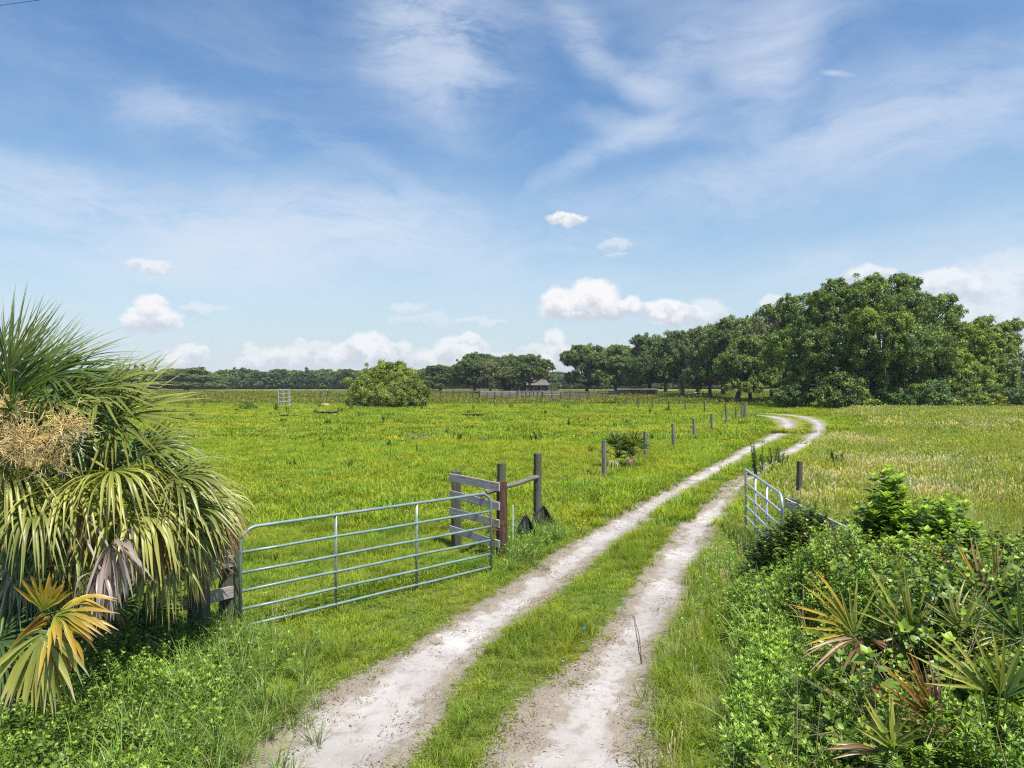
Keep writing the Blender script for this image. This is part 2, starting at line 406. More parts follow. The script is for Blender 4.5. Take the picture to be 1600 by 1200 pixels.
# sand of the track
def mat_sand():
    m, t, o = newmat('track_sand')
    pos = t.node('ShaderNodeNewGeometry').outputs['Position']
    n1 = t.noise(pos, .7, 4, .55).outputs[0]; n2 = t.noise(pos, 5, 6, .65).outputs[0]; n3 = t.noise(pos, 60, 5, .7).outputs[0]
    c = t.ramp(n1, [(.32, (.30, .275, .255)), (.5, (.375, .35, .33)), (.70, (.46, .44, .42))])
    c = t.mix(t.rng(n2, .48, .68, 0, .6), c, (.24, .19, .165))
    c = t.mix(t.rng(n3, .54, .70, 0, .6), c, (.17, .135, .115))
    c = t.mix(t.rng(n3, .40, .28, 0, .5), c, (.62, .58, .55))
    vo = t.node('ShaderNodeTexVoronoi', ins={'Vector': pos, 'Scale': 28.0})
    peb = t.rng(vo.outputs['Distance'], .16, .05)
    sel = t.math('GREATER_THAN', t.node('ShaderNodeSeparateColor', ins={0: vo.outputs['Color']}).outputs[0], .7)
    c = t.mix(t.math('MULTIPLY', t.math('MULTIPLY', peb, sel), .8), c, (.78, .73, .68))
    # old wheel marks and thatch: vertex colour red = how bare
    v = t.node('ShaderNodeVertexColor', layer_name='Col').outputs[0]
    bare = t.node('ShaderNodeSeparateColor', ins={0: v}).outputs[0]
    th = t.rng(t.math('ADD', bare, t.math('MULTIPLY', t.math('SUBTRACT', n2, .5), 1.6)), .80, .30)
    c = t.mix(t.math('MULTIPLY', th, .85), c, t.ramp(n3, [(.35, (.12, .095, .07)), (.65, (.33, .28, .21))]))
    hh = t.math('ADD', t.math('MULTIPLY', n2, 1.0), t.math('MULTIPLY', n3, .35))
    bmp = t.node('ShaderNodeBump', ins={'Height': hh, 'Strength': .75, 'Distance': .03})
    bs = t.node('ShaderNodeBsdfPrincipled', ins={'Base Color': c, 'Roughness': .95, 'Specular IOR Level': .1, 'Normal': bmp.outputs[0]})
    t.l.new(bs.outputs[0], o.inputs[0]); return m
M_sand = mat_sand()
def mat_ground():
    m, t, o = newmat('pasture_ground')
    pos = t.node('ShaderNodeNewGeometry').outputs['Position']
    pf = t.vm('MULTIPLY', pos, (1, 1, 0))
    dist = t.vm('LENGTH', pf)
    far = t.rng(dist, 18, 90)
    n1 = t.noise(pf, 1.3, 6, .65).outputs[0]; n2 = t.noise(pf, 14, 5, .7).outputs[0]; nb = t.noise(pf, .05, 5, .6).outputs[0]; nm = t.noise(pf, .22, 6, .65).outputs[0]
    stv = t.noise(t.vm('MULTIPLY', pf, (.25, .06, 1)), 1.0, 5, .6).outputs[0]
    near = t.ramp(n2, [(.3, (.05, .06, .015)), (.55, (.13, .16, .03)), (.75, (.24, .23, .09))])
    g = t.ramp(nm, [(.3, (.085, .16, .014)), (.5, (.16, .24, .02)), (.68, (.27, .27, .025))])
    g = t.mix(t.rng(stv, .42, .62, 0, .75), g, (.26, .23, .05))
    g = t.mix(t.rng(dist, 110, 230, 0, .75), g, (.24, .215, .055))
    g = t.mix(t.rng(n1, .5, .7, 0, .5), g, (.08, .14, .015))
    g = t.mix(t.rng(nb, .52, .62, 0, .5), g, (.20, .25, .03))
    nr = t.node('ShaderNodeSeparateColor', ins={0: t.node('ShaderNodeVertexColor', layer_name='Col').outputs[0]}).outputs[0]
    fr = t.rng(t.math('ADD', nr, t.math('MULTIPLY', t.math('SUBTRACT', n2, .5), 1.3)), .35, .75)
    near = t.mix(fr, near, t.ramp(t.noise(pf, 60, 4, .7).outputs[0], [(.35, (.13, .10, .07)), (.5, (.25, .21, .165)), (.65, (.38, .34, .30))]))
    c = t.mix(far, near, g)
    h = t.math('ADD', n1, n2)
    bmp = t.node('ShaderNodeBump', ins={'Height': h, 'Strength': .8, 'Distance': .06})
    bs = t.node('ShaderNodeBsdfPrincipled', ins={'Base Color': c, 'Roughness': 1.0, 'Specular IOR Level': .05, 'Normal': bmp.outputs[0]})
    t.l.new(bs.outputs[0], o.inputs[0]); return m
M_ground = mat_ground()

# ------------------------------------------------------------------ ground sheet and track
def build_ground():
    def axis(lo, hi, step, far_lo, far_hi, g=1.16):
        mid = list(np.arange(lo, hi + 1e-6, step)); a = []; s = step; x = lo
        while x > far_lo: s *= g; x -= s; a.append(x)
        b = []; s = step; x = hi
        while x < far_hi: s *= g; x += s; b.append(x)
        return np.array(a[::-1] + mid + b)
    X = axis(-11, 13, .11, -4500, 4500); Y = axis(2, 36, .11, -60, 4500)
    gx, gy = np.meshgrid(X, Y); z = np.zeros_like(gx)
    m = (gy < 36) & (gy > -2) & (np.abs(gx) < 60)
    z[m] = gh(gx[m], gy[m])
    mb = MB(); nx = len(X); ny = len(Y)
    V = np.stack([gx.ravel(), gy.ravel(), z.ravel()], 1)
    i = np.arange(ny - 1)[:, None] * nx; j = np.arange(nx - 1)[None, :]
    Fq = np.stack([i + j, i + j + 1, i + nx + j + 1, i + nx + j], -1).reshape(-1, 4)
    rd = rutdist(gx.ravel(), gy.ravel()); q = 1 - smooth(rd, .9, 1.9); mb.add(V, Fq, np.stack([q, q, q], 1)); tag(link('ground', mb.mesh('ground', M_ground)), kind='structure')
    mb = MB()
    for L, d, dim in ((RL, RLd, 0), (RR, RRd, 1)):
        S = np.concatenate([[0], np.cumsum(np.hypot(*np.diff(L[:, :2], axis=0).T))])
        ss = []; s = 0
        while s < S[-1]:
            ss.append(s); y = np.interp(s, S, L[:, 1]); s += max(.05, .05 * (y / 14.0))
        ss = np.array(ss)
        c = np.stack([np.interp(ss, S, L[:, k]) for k in range(3)], 1); dd = nrm(np.stack([np.interp(ss, S, d[:, k]) for k in range(2)], 1))
        u = np.linspace(-1.7, 1.7, 61)
        side = np.stack([dd[:, 1], -dd[:, 0]], 1)
        x = c[:, 0, None] + side[:, 0, None] * u[None, :] * c[:, 2, None]; y = c[:, 1, None] + side[:, 1, None] * u[None, :] * c[:, 2, None]
        au = np.abs(u)[None, :] * np.ones_like(x)
        edge = au + (fbm(x * 1.1, y * 1.1, 3, 31) - .5) * .9 + (fbm(x * 6, y * 6, 3, 32) - .5) * .75 + (vnoise(x * 26, y * 26, 33) - .5) * .28
        z = gh(x, y) + .014 - .040 * smooth(edge, .72, 1.45) + (fbm(x * 9, y * 9, 3, 77) - .5) * .016
        fadey = smooth(y, 17, 23) * (1 - smooth(y, 31, 36)) if dim else 0 * y
        bare = 1.15 - edge - .45 * fadey - .10 * smooth(y, 18, 40) - .16 * smooth(y, 40, 75)
        K = len(ss); n = len(u)
        V = np.stack([x.ravel(), y.ravel(), z.ravel()], 1)
        i = np.arange(K - 1)[:, None] * n; j = np.arange(n - 1)[None, :]
        Fq = np.stack([i + j, i + n + j, i + n + j + 1, i + j + 1], -1).reshape(-1, 4)[:, ::-1]
        b = np.clip(bare, 0, 1).ravel()
        mb.add(V, Fq, np.stack([b, b, b], 1))
    tag(link('dirt_track', mb.mesh('dirt_track', M_sand)), kind='structure')
build_ground()

# ------------------------------------------------------------------ scatter by geometry nodes (stuff only)
def template(name, mb, mat):
    me = mb.mesh(name, mat, smooth=True); return bpy.data.objects.new(name, me)
_sc_seed = [0]
def scatter(name, pts, scale, templates, kind_label=None, tilt=.12, rng=rs, rotz=None, label=None, cat=None, choose=None):
    N = len(pts); me = bpy.data.meshes.new(name + '_points')
    me.vertices.add(N); me.vertices.foreach_set('co', np.asarray(pts, np.float32).ravel())
    rot = np.zeros((N, 3), np.float32); rot[:, 0] = rng.normal(0, tilt, N); rot[:, 1] = rng.normal(0, tilt, N)
    rot[:, 2] = rng.uniform(0, 2 * PI, N) if rotz is None else rotz
    a = me.attributes.new('rot', 'FLOAT_VECTOR', 'POINT'); a.data.foreach_set('vector', rot.ravel())
    s3 = np.asarray(scale, np.float32)
    if s3.ndim == 1: s3 = np.repeat(s3[:, None], 3, 1)
    a = me.attributes.new('scl', 'FLOAT_VECTOR', 'POINT'); a.data.foreach_set('vector', np.ascontiguousarray(s3).ravel())
    ix = (rng.randint(0, len(templates), N) if choose is None else choose).astype(np.int32)
    a = me.attributes.new('idx', 'INT', 'POINT'); a.data.foreach_set('value', ix)
    ob = link(name, me); tag(ob, label, cat, kind='stuff')
    ng = bpy.data.node_groups.new(name + '_scatter', 'GeometryNodeTree')
    ng.interface.new_socket('Geometry', in_out='INPUT', socket_type='NodeSocketGeometry')
    ng.interface.new_socket('Geometry', in_out='OUTPUT', socket_type='NodeSocketGeometry')
    n = ng.nodes; l = ng.links
    gi = n.new('NodeGroupInput'); go = n.new('NodeGroupOutput'); jn = n.new('GeometryNodeJoinGeometry')
    for tp in templates[::-1]:
        oi = n.new('GeometryNodeObjectInfo'); oi.inputs['Object'].default_value = tp; oi.inputs['As Instance'].default_value = True
        l.new(oi.outputs['Geometry'], jn.inputs[0])
    ip = n.new('GeometryNodeInstanceOnPoints'); ip.inputs['Pick Instance'].default_value = True
    def att(nm, dt):
        x = n.new('GeometryNodeInputNamedAttribute'); x.data_type = dt; x.inputs['Name'].default_value = nm; return x.outputs[0]
    l.new(gi.outputs[0], ip.inputs['Points']); l.new(jn.outputs[0], ip.inputs['Instance'])
    l.new(att('idx', 'INT'), ip.inputs['Instance Index'])
    er = n.new('FunctionNodeEulerToRotation'); l.new(att('rot', 'FLOAT_VECTOR'), er.inputs[0]); l.new(er.outputs[0], ip.inputs['Rotation'])
    l.new(att('scl', 'FLOAT_VECTOR'), ip.inputs['Scale'])
    l.new(ip.outputs[0], go.inputs[0])
    md = ob.modifiers.new('scatter', 'NODES'); md.node_group = ng
    return ob

# ------------------------------------------------------------------ plant pieces
def blades(mb, rg, n, r, hmin, hmax, wd, lean, curl, cb, ct, seg=4, base=None, vertical=.0):
    """n curved grass blades; cb/ct base and tip colours"""
    cb = np.array(cb); ct = np.array(ct)
    for _ in range(n):
        a = rg.uniform(0, 2 * PI); rr = r * math.sqrt(rg.uniform()); p = np.array([rr * math.cos(a), rr * math.sin(a), -.02])
        if base is not None: p = p + base
        h = rg.uniform(hmin, hmax); az = a + rg.normal(0, .9); dirv = np.array([math.cos(az), math.sin(az), 0])
        th = abs(rg.normal(lean, lean * .5)); ww = wd * rg.uniform(.6, 1.3); pts = [p.copy()]
        cl = curl * rg.uniform(.3, 1.7)
        for k in range(seg):
            th2 = th + cl * (k / seg) ** 1.2
            p = p + (dirv * math.sin(th2) + np.array([0, 0, math.cos(th2)])) * h / seg; pts.append(p.copy())
        pts = np.array(pts); sd_ = np.array([-math.sin(az), math.cos(az), 0]); sd_ = nrm(sd_ + rg.normal(0, .35, 3) * .6)
        tt = np.linspace(0, 1, seg + 1); wv = ww * (1 - tt ** 1.7) * .5
        wv[-1] = ww * .04
        V = np.concatenate([pts - sd_ * wv[:, None], pts + sd_ * wv[:, None]])
        m = seg + 1; i = np.arange(seg); Fq = np.stack([i, i + m, i + m + 1, i + 1], 1)
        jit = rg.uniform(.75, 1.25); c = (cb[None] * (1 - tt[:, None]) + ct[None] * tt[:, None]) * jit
        mb.add(V, Fq, np.concatenate([c, c]))
def leaf(mb, p, d, n, L, W, c, fold=.25, curl=.35, shape=(0, .55, .95, 1.0, .8, .45, 0)):
    """one folded leaf: base p, direction d, normal n"""
    d = nrm(d); n = nrm(n - d * (n @ d)); s = np.cross(d, n); K = len(shape)
    t = np.linspace(0, 1, K); sh = np.array(shape)
    ang = curl * t; cen = p + (np.cumsum(np.cos(ang)) / K * L)[:, None] * d - (np.cumsum(np.sin(ang)) / K * L)[:, None] * n
    w = sh * W * .5
    V = np.concatenate([cen - s * w[:, None] + n * (w * fold)[:, None], cen, cen + s * w[:, None] + n * (w * fold)[:, None]])
    i = np.arange(K - 1)
    Fq = np.concatenate([np.stack([i, i + K, i + K + 1, i + 1], 1), np.stack([i + K, i + 2 * K, i + 2 * K + 1, i + K + 1], 1)])
    mb.add(V, Fq, np.asarray(c))
LANCE = (.05, .5, .9, 1, .8, .45, 0); OVATE = (.1, .8, 1, .95, .7, .35, 0)
def sprig(mb, rg, H, nl, L, W, ctop, cbot, shape=OVATE, lean=.3, up=.5, whorl=2, sr=.004, base=(0, 0, 0), stemc=(.10, .12, .04), taper=.5, top_tuft=5):
    base = np.array(base, float); az = rg.uniform(0, 2 * PI); th = abs(rg.normal(0, lean)); d = np.array([math.sin(th) * math.cos(az), math.sin(th) * math.sin(az), math.cos(th)])
    K = 6; pts = [base]
    for k in range(K):
        d = nrm(d + rg.normal(0, .08, 3)); pts.append(pts[-1] + d * H / K)
    pts = np.array(pts); tube(mb, pts, np.linspace(sr, sr * .4, K + 1), 4, c=stemc, cap=False)
    for i in range(nl):
        t = (i + .8) / nl * .97 + .02; f = t * K; k = min(int(f), K - 1); p = pts[k] + (pts[k + 1] - pts[k]) * (f - k)
        for w_ in range(whorl):
            a = i * 1.57 + w_ * 2 * PI / whorl + rg.normal(0, .35)
            o = np.array([math.cos(a), math.sin(a), up * (.6 + .8 * t) + rg.normal(0, .22)])
            nn = np.array([-o[0] * .5, -o[1] * .5, 1.0]) + rg.normal(0, .25, 3)
            sz = (1 - taper * abs(t - .55)) * rg.uniform(.7, 1.2); q = rg.uniform()
            c = (np.array(ctop) * q + np.array(cbot) * (1 - q)) * rg.uniform(.8, 1.2)
            if rg.uniform() < .015: c = np.array([.3, .10, .03])
            leaf(mb, p, o, nn, L * sz, W * sz, c, curl=rg.uniform(.1, .7), shape=shape)
    for i in range(top_tuft):
        a = i * 2.4; o = np.array([math.cos(a) * .8, math.sin(a) * .8, .9]); sz = rg.uniform(.45, .7)
        leaf(mb, pts[-1], o, np.array([-o[0], -o[1], 1.]), L * sz, W * sz, np.array(ctop) * 1.25, curl=.2, shape=shape)
def herb_feather(mb, rg, H, c1, c2, n=5, r=.12):
    """dog-fennel like clump: upright stems with fine feathery leaves"""
    for s_ in range(n):
        a = rg.uniform(0, 2 * PI); b = np.array([r * math.cos(a), r * math.sin(a), 0]) * rg.uniform(.2, 1); h = H * rg.uniform(.6, 1)
        top = b + np.array([rg.normal(0, .10) * h, rg.normal(0, .10) * h, h]); K = 26
        pts = b + (top - b) * np.linspace(0, 1, 6)[:, None]; tube(mb, pts, np.linspace(.012, .004, 6), 4, c=np.array(c2) * .8, cap=False)
        for k in range(K):
            t = .08 + .92 * k / K; p = b + (top - b) * t
            for q in range(7):
                aa = rg.uniform(0, 2 * PI); o = np.array([math.cos(aa), math.sin(aa), rg.uniform(.5, 1.4)]); L = rg.uniform(.06, .15) * (1.15 - .6 * t) * H
                u = rg.uniform(); leaf(mb, p, o, np.array([0, 0, 1.]) + rg.normal(0, .3, 3), L, .018 * H, (np.array(c1) * u + np.array(c2) * (1 - u)), shape=(.4, 1, .7, 0), curl=.5)

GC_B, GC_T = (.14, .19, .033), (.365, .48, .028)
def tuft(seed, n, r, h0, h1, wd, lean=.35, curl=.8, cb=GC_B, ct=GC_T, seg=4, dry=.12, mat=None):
    rg = np.random.RandomState(seed); mb = MB()
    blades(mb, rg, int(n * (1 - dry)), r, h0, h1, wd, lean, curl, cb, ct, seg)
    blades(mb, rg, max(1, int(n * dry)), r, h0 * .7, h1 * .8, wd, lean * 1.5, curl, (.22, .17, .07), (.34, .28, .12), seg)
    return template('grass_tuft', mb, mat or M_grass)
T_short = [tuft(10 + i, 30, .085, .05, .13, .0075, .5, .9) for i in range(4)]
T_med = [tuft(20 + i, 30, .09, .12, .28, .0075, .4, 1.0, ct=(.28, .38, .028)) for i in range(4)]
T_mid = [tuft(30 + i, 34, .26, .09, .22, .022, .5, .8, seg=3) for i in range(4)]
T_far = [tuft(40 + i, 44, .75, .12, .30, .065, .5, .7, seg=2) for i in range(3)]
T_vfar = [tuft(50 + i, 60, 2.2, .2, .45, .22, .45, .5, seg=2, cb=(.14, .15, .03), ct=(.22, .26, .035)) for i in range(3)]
def flower_t(seed, s=1.0, n=16, r=.16, h=.24, fs=.016):
    rg = np.random.RandomState(seed); mb = MB()
    for i in range(n):
        a = rg.uniform(0, 2 * PI); q = r * math.sqrt(rg.uniform()); hh = h * rg.uniform(.6, 1.15); p = np.array([q * math.cos(a), q * math.sin(a), hh])
        b = p * np.array([.7, .7, 0]); tube(mb, [b, (b + p) / 2 + rg.normal(0, .01, 3), p], .0022 * s, 3, c=(.16, .22, .03), cap=False)
        for k in range(3):
            t = rg.uniform(.2, .9); aa = rg.uniform(0, 2 * PI); leaf(mb, b + (p - b) * t, np.array([math.cos(aa), math.sin(aa), .7]), np.array([0, 0, 1.]), .06 * s, .015 * s, (.2, .28, .03), shape=(.3, 1, .7, 0))
        for k in range(4):
            aa = rg.uniform(0, 2 * PI); pp = p + rg.normal(0, .014 * s, 3); f = fs * rg.uniform(.6, 1.3)
            leaf(mb, pp, np.array([math.cos(aa), math.sin(aa), .2]), np.array([0, 0, 1.]) + rg.normal(0, .3, 3), f * 1.5, f, (.50, .47, .02), shape=(.6, 1, .8, .3))
    return template('yellow_flower_clump', mb, M_leaf)
T_flow = [flower_t(60 + i) for i in range(3)]
T_flowfar = [flower_t(66 + i, 3.0, 20, .55, .28, .055) for i in range(2)]
def hay_t(seed, n, r, h0, h1, wd, nseed, sw, seg=4, lod=1.0, tan_=((.26, .30, .05), (.48, .54, .07)), sc_=(.52, .54, .12), gr_=((.19, .25, .035), (.36, .46, .035))):
    rg = np.random.RandomState(seed); mb = MB()
    blades(mb, rg, n, r, h0, h1, wd, .28, .9, *gr_, seg)
    blades(mb, rg, n // 3, r, h0, h1 * .9, wd, .35, 1.0, *tan_, seg)
    for i in range(nseed):          # pale seed heads
        a = rg.uniform(0, 2 * PI); q = r * math.sqrt(rg.uniform()); b = np.array([q * math.cos(a), q * math.sin(a), 0]); h = h1 * rg.uniform(.9, 1.25)
        top = b + np.array([rg.normal(0, .12) * h, rg.normal(0, .12) * h, h]); tube(mb, [b, (b + top) / 2, top], .0018 * lod, 3, c=np.array(sc_) * .8, cap=False)
        dv = nrm(top - b)
        for k in range(7):
            p = top - dv * h * .16 * (k / 7) ; aa = rg.uniform(0, 2 * PI); leaf(mb, p, dv + .35 * np.array([math.cos(aa), math.sin(aa), 0]), np.array([math.cos(aa), math.sin(aa), .3]), .05 * lod ** .5, sw, np.array(sc_), shape=(.4, 1, .8, .1), curl=.3)
    return template('hay_tuft', mb, M_hay)
TANH = dict(tan_=((.44, .40, .18), (.74, .66, .38)), sc_=(.80, .70, .46), gr_=((.30, .31, .11), (.58, .56, .22)))
T_hay = [hay_t(80 + i, 30, .12, .2, .46, .006, 5, .006, **(TANH if i > 1 else {})) for i in range(4)]
T_haym = [hay_t(90 + i, 40, .35, .2, .46, .017, 8, .018, 3, 3, **(TANH if i > 1 else {})) for i in range(4)]
T_hayf = [hay_t(95 + i, 50, .9, .22, .46, .05, 10, .045, 2, 6, **(TANH if i > 1 else {})) for i in range(4)]
TANP = [(1400, 775, 2.6, 1.6), (1290, 765, 1.2, 1.2), (1330, 700, 1.8, 3.5), (1350, 740, 1.6, 2.2), (1480, 790, 1.6, 1.4), (1460, 742, 2.5, 1.5), (1270, 800, .9, .9)]
def haychoose(rg, x, y):
    f = np.full(len(x), .06) + .35 * smooth(fbm(x * .3, y * .3, 3, 91), .56, .72)
    for px, py, a, b in TANP:
        g = G(px, py); f = np.maximum(f, .95 * np.exp(-((x - g[0]) / a) ** 2 - ((y - g[1]) / b) ** 2))
    return (rg.uniform(size=len(x)) < f) * 2 + rg.randint(0, 2, len(x))
T_dry = [tuft(100 + i, 16, .07, .04, .12, .005, .8, 1.0, cb=(.2, .15, .08), ct=(.36, .27, .13), dry=.5, mat=M_dry) for i in range(3)]
def litter_t(seed):
    rg = np.random.RandomState(seed); mb = MB()
    for i in range(16):
        a = rg.uniform(0, 2 * PI); p = np.array([rg.normal(0, .07), rg.normal(0, .07), rg.uniform(.0, .012)]); d = np.array([math.cos(a), math.sin(a), rg.normal(0, .25)])
        g = rg.uniform(); leaf(mb, p, d, np.array([0, 0, 1.]) + rg.normal(0, .4, 3), rg.uniform(.02, .07), rg.uniform(.004, .012), np.array([.13, .10, .075]) * (1 - g) + np.array([.36, .30, .22]) * g, shape=(.5, 1, .6, .1))
    return template('litter_bits', mb, M_dry)
T_lit = [litter_t(110 + i) for i in range(4)]

def wedge(rg, d0, d1, dens, left=-99, right=99):
    """random ground points in the visible wedge (plus a margin) between depths d0 and d1"""
    k, c = .80, 2.0; A = k * (d1 ** 2 - d0 ** 2) + 2 * c * (d1 - d0); n = int(A * dens)
    y = np.sqrt(rg.uniform(d0 ** 2, d1 ** 2, n)); x = rg.uniform(-1, 1, n) * (k * y + c); return x, y
def side_masks(x, y):
    rd = rutdist(x, y); curve = y > 56
    L = (x < xl(y)) | curve & (x < 30)
    Rr = (x > xr(y) + 0) & ~L
    mid = ~L & ~Rr
    return rd, L, Rr, mid
FX = np.array([.67, 3.27, 6.1, 8.66, 11.2, 14.1, 17.4, 20.3, 23]); FY = np.array([18, 25.1, 32.4, 38, 43.6, 50, 57.5, 64, 70])
def edge_under_r(y): return np.interp(y, [3, 6.3, 8.4, 10.5, 12.5, 14.5], [1.5, 1.95, 2.75, 3.35, 4.1, 5.0])
def edge_under_l(y): return np.interp(y, [3, 6.3, 7.6, 8.6, 9.3, 9.8], [-2.4, -2.75, -2.95, -3.3, -3.9, -5.2])
def under_r(x, y): return (x > edge_under_r(y)) & (y < 11.8 + (fbm(x, y, 2, 3) - .5) * 1.5) & (y > 3)
def under_l(x, y): return (x < edge_under_l(y)) & (y < 10.2)

def build_grass():
    rg = np.random.RandomState(11)
    # ---- near
    x, y = wedge(rg, 4.2, 17, 95); rd, L, Rr, mid = side_masks(x, y)
    dens = smooth(rd + (fbm(x * 2.2, y * 2.2, 3, 41) - .5) * 1.3, .7, 1.5) * (.55 + .45 * smooth(rd, 1.0, 1.7))
    keep = rg.uniform(size=len(x)) < np.clip(dens, .006, 1)
    hgt = fbm(x * .9, y * .9, 3, 17)
    rightverge = Rr & (rd > 1.2)
    hay = Rr & (y > 11.5) & (x > xr(y) + 2.2)
    pts = lambda m, dz=0: np.stack([x[m], y[m], gh(x[m], y[m], rd[m]) + dz], 1)
    m = keep & ~hay & ~under_r(x, y) & ~(under_l(x, y) & (rg.uniform(size=len(x)) < .55))
    tall = m & (rightverge & (hgt > .36) | (L & (hgt > .62) & (rd > 2.2)) | (mid & (hgt > .52) & (rd > 1.6)))
    sh = m & ~tall
    s = (.75 + .7 * hgt) * rg.uniform(.7, 1.35, len(x)) * np.clip(.45 + .55 * (rd - .8), .4, 1.15)
    scatter('field_grass', pts(sh), s[sh], T_short, label='short bright green pasture grass beside the sandy track', cat='grass', rng=rg)
    s2 = (.55 + .75 * hgt) * rg.uniform(.6, 1.3, len(x)) * np.where(rightverge, 1.15, .85)
    scatter('verge_grass', pts(tall), s2[tall], T_med, label='longer green grass on the verges and the strip between the wheel ruts', cat='grass', rng=rg)
    # ---- brown seeding stems on the right verge
    sv = rightverge & ~under_r(x, y) & (rd > 1.5) & (rg.uniform(size=len(x)) < .05 + .12 * (hgt > .5))
    scatter('seed_grass', pts(sv), rg.uniform(.4, .75, sv.sum()), T_hay[2:], label='short straw coloured seeding grass on the verge right of the track', cat='grass', rng=rg)
    # ---- hay near
    hm = hay & (rg.uniform(size=len(x)) < .5)
    scatter('hay_grass', pts(hm), rg.uniform(.7, 1.2, hm.sum()), T_hay, label='tall pale seeding grass behind the shrubs on the right', cat='grass', rng=rg, choose=haychoose(rg, x[hm], y[hm]))
    # ---- mid
    x, y = wedge(rg, 17, 42, 26); rd, L, Rr, mid = side_masks(x, y)
    dens = smooth(rd + (fbm(x * 2.2, y * 2.2, 3, 41) - .5) * 1.0, .8, 1.4); hidden = Rr * 0
    # right rut overgrown between 18 and 34 m
    over = (np.abs(x - xr(y)) < 1.0) & (y > 21) & (y < 34)
    keep = rg.uniform(size=len(x)) < np.where(over, .55, np.clip(dens, .01, 1)) * ((rd > 1.3) | over)
    hay = Rr & (x > xr(y) + 1.3 + 1.2 * (fbm(x * .4, y * .4, 2, 8) - .5))
    hgt = fbm(x * .6, y * .6, 3, 17)
    m = keep & ~hay
    pts = lambda m, dz=0: np.stack([x[m], y[m], gh(x[m], y[m], rd[m]) + dz], 1)
    s = (.7 + .8 * hgt) * rg.uniform(.75, 1.3, len(x)) * np.clip(.5 + .5 * (rd - .8), .45, 1.15)
    scatter('field_grass', pts(m), s[m], T_mid, label='green pasture grass in the middle distance around the fence and gates', cat='grass', rng=rg)
    hm = hay & (rg.uniform(size=len(x)) < .62)
    scatter('hay_grass', pts(hm), rg.uniform(.65, 1.25, hm.sum()), T_haym, label='tall pale hay grass of the right field in the middle distance', cat='grass', rng=rg, choose=haychoose(rg, x[hm], y[hm]))
    # ---- far
    x, y = wedge(rg, 42, 115, 6.0); rd, L, Rr, mid = side_masks(x, y)
    dens = smooth(rd + (fbm(x * 1.2, y * 1.2, 3, 41) - .5) * .8, .9, 1.6); keep = rg.uniform(size=len(x)) < np.clip(dens, .0, 1); keep &= rd > 1.75
    hay = (x > 24) & (x > np.interp(y, [42, 58, 62, 74, 115], [20, 29.5, 32, 33, 60]))
    hgt = fbm(x * .25, y * .25, 4, 19); m = keep & ~hay
    s = (.55 + .9 * hgt) * rg.uniform(.7, 1.3, len(x)) * np.clip((rd - .9) * .35, .18, 1)
    pts = lambda m: np.stack([x[m], y[m], np.zeros(m.sum())], 1)
    scatter('field_grass', pts(m), np.stack([s, s, s * (.5 + .9 * hgt)], 1)[m], T_far, label='green pasture grass further out toward the pens and trees', cat='grass', rng=rg)
    hm = hay & (rg.uniform(size=len(x)) < .8)
    scatter('hay_grass', pts(hm), rg.uniform(.6, 1.2, hm.sum()), T_hayf, label='tall pale hay grass near the big oaks on the right', cat='grass', rng=rg, choose=haychoose(rg, x[hm], y[hm]))
    # ---- very far
    x, y = wedge(rg, 115, 330, .42); hgt = fbm(x * .06, y * .12, 4, 19)
    s = (.5 + .8 * hgt) * rg.uniform(.7, 1.3, len(x)); m = np.ones(len(x), bool)
    scatter('field_grass', np.stack([x, y, 0 * x], 1), np.stack([s, s, s * (.4 + .8 * hgt)], 1), T_vfar, label='olive rough pasture far off toward the treeline', cat='grass', rng=rg)
    # ---- yellow flowers of the left field
    x, y = wedge(rg, 11, 40, 9); f = fbm(x * .22, y * .22, 4, 23); lf = x < np.interp(y, FY, FX) + .8 * 1.5
    m = lf & (rg.uniform(size=len(x)) < smooth(f + .10 * smooth(y, 15, 30) - .16 * (y < 16), .48, .68)) & (y > 14 - .5 * x)
    scatter('yellow_wildflowers', np.stack([x, y, gh(x, y)], 1)[m], rg.uniform(.6, 1.15, m.sum()), T_flow, label='yellow wildflowers scattered through the left pasture', cat='wildflowers', rng=rg)
    x, y = wedge(rg, 40, 110, 1.8); f = fbm(x * .14, y * .22, 4, 23)
    m = (x < 22) & (rg.uniform(size=len(x)) < smooth(f, .50, .70) * (1 - .6 * smooth(y, 60, 100)))
    scatter('yellow_wildflowers', np.stack([x, y, 0 * x], 1)[m], rg.uniform(.6, 1.1, m.sum()), T_flowfar, label='yellow wildflowers further out in the left pasture', cat='wildflowers', rng=rg)
    # ---- coarse dark weeds in the pasture
    x, y = wedge(rg, 13, 110, .022); x2, y2 = wedge(rg, 13, 30, .05); x = np.concatenate([x, x2]); y = np.concatenate([y, y2]); m = (rutdist(x, y) > 2.5) & (fbm(x * .2, y * .2, 3, 29) > .40)
    x, y = x[m], y[m]; sz = rg.uniform(.25, .75, len(x)) * np.clip(y / 40, .45, 1)
    tm = []
    for k in range(3): g_ = np.random.RandomState(540 + k); mb = MB(); herb_feather(mb, g_, 1.0, (.13, .20, .04), (.06, .11, .03), 9, .35); tm.append(template('weed_clump', mb, M_leaf))
    scatter('pasture_weeds', np.stack([x, y, 0 * x], 1), np.stack([sz * 1.5, sz * 1.5, sz], 1), tm, label='small dark green weed clumps dotted over the pasture', cat='weeds', rng=rg)
    # ---- dry tufts and litter along the ruts
    x, y = wedge(rg, 4.5, 26, 60); rd, L, Rr, mid = side_masks(x, y)
    q = fbm(x * 1.3, y * 1.3, 3, 51)
    m = (rd < 1.5) & (rd > .55) & (rg.uniform(size=len(x)) < .30 + .5 * (q > .55))
    pts = np.stack([x, y, gh(x, y, rd) + .012], 1)
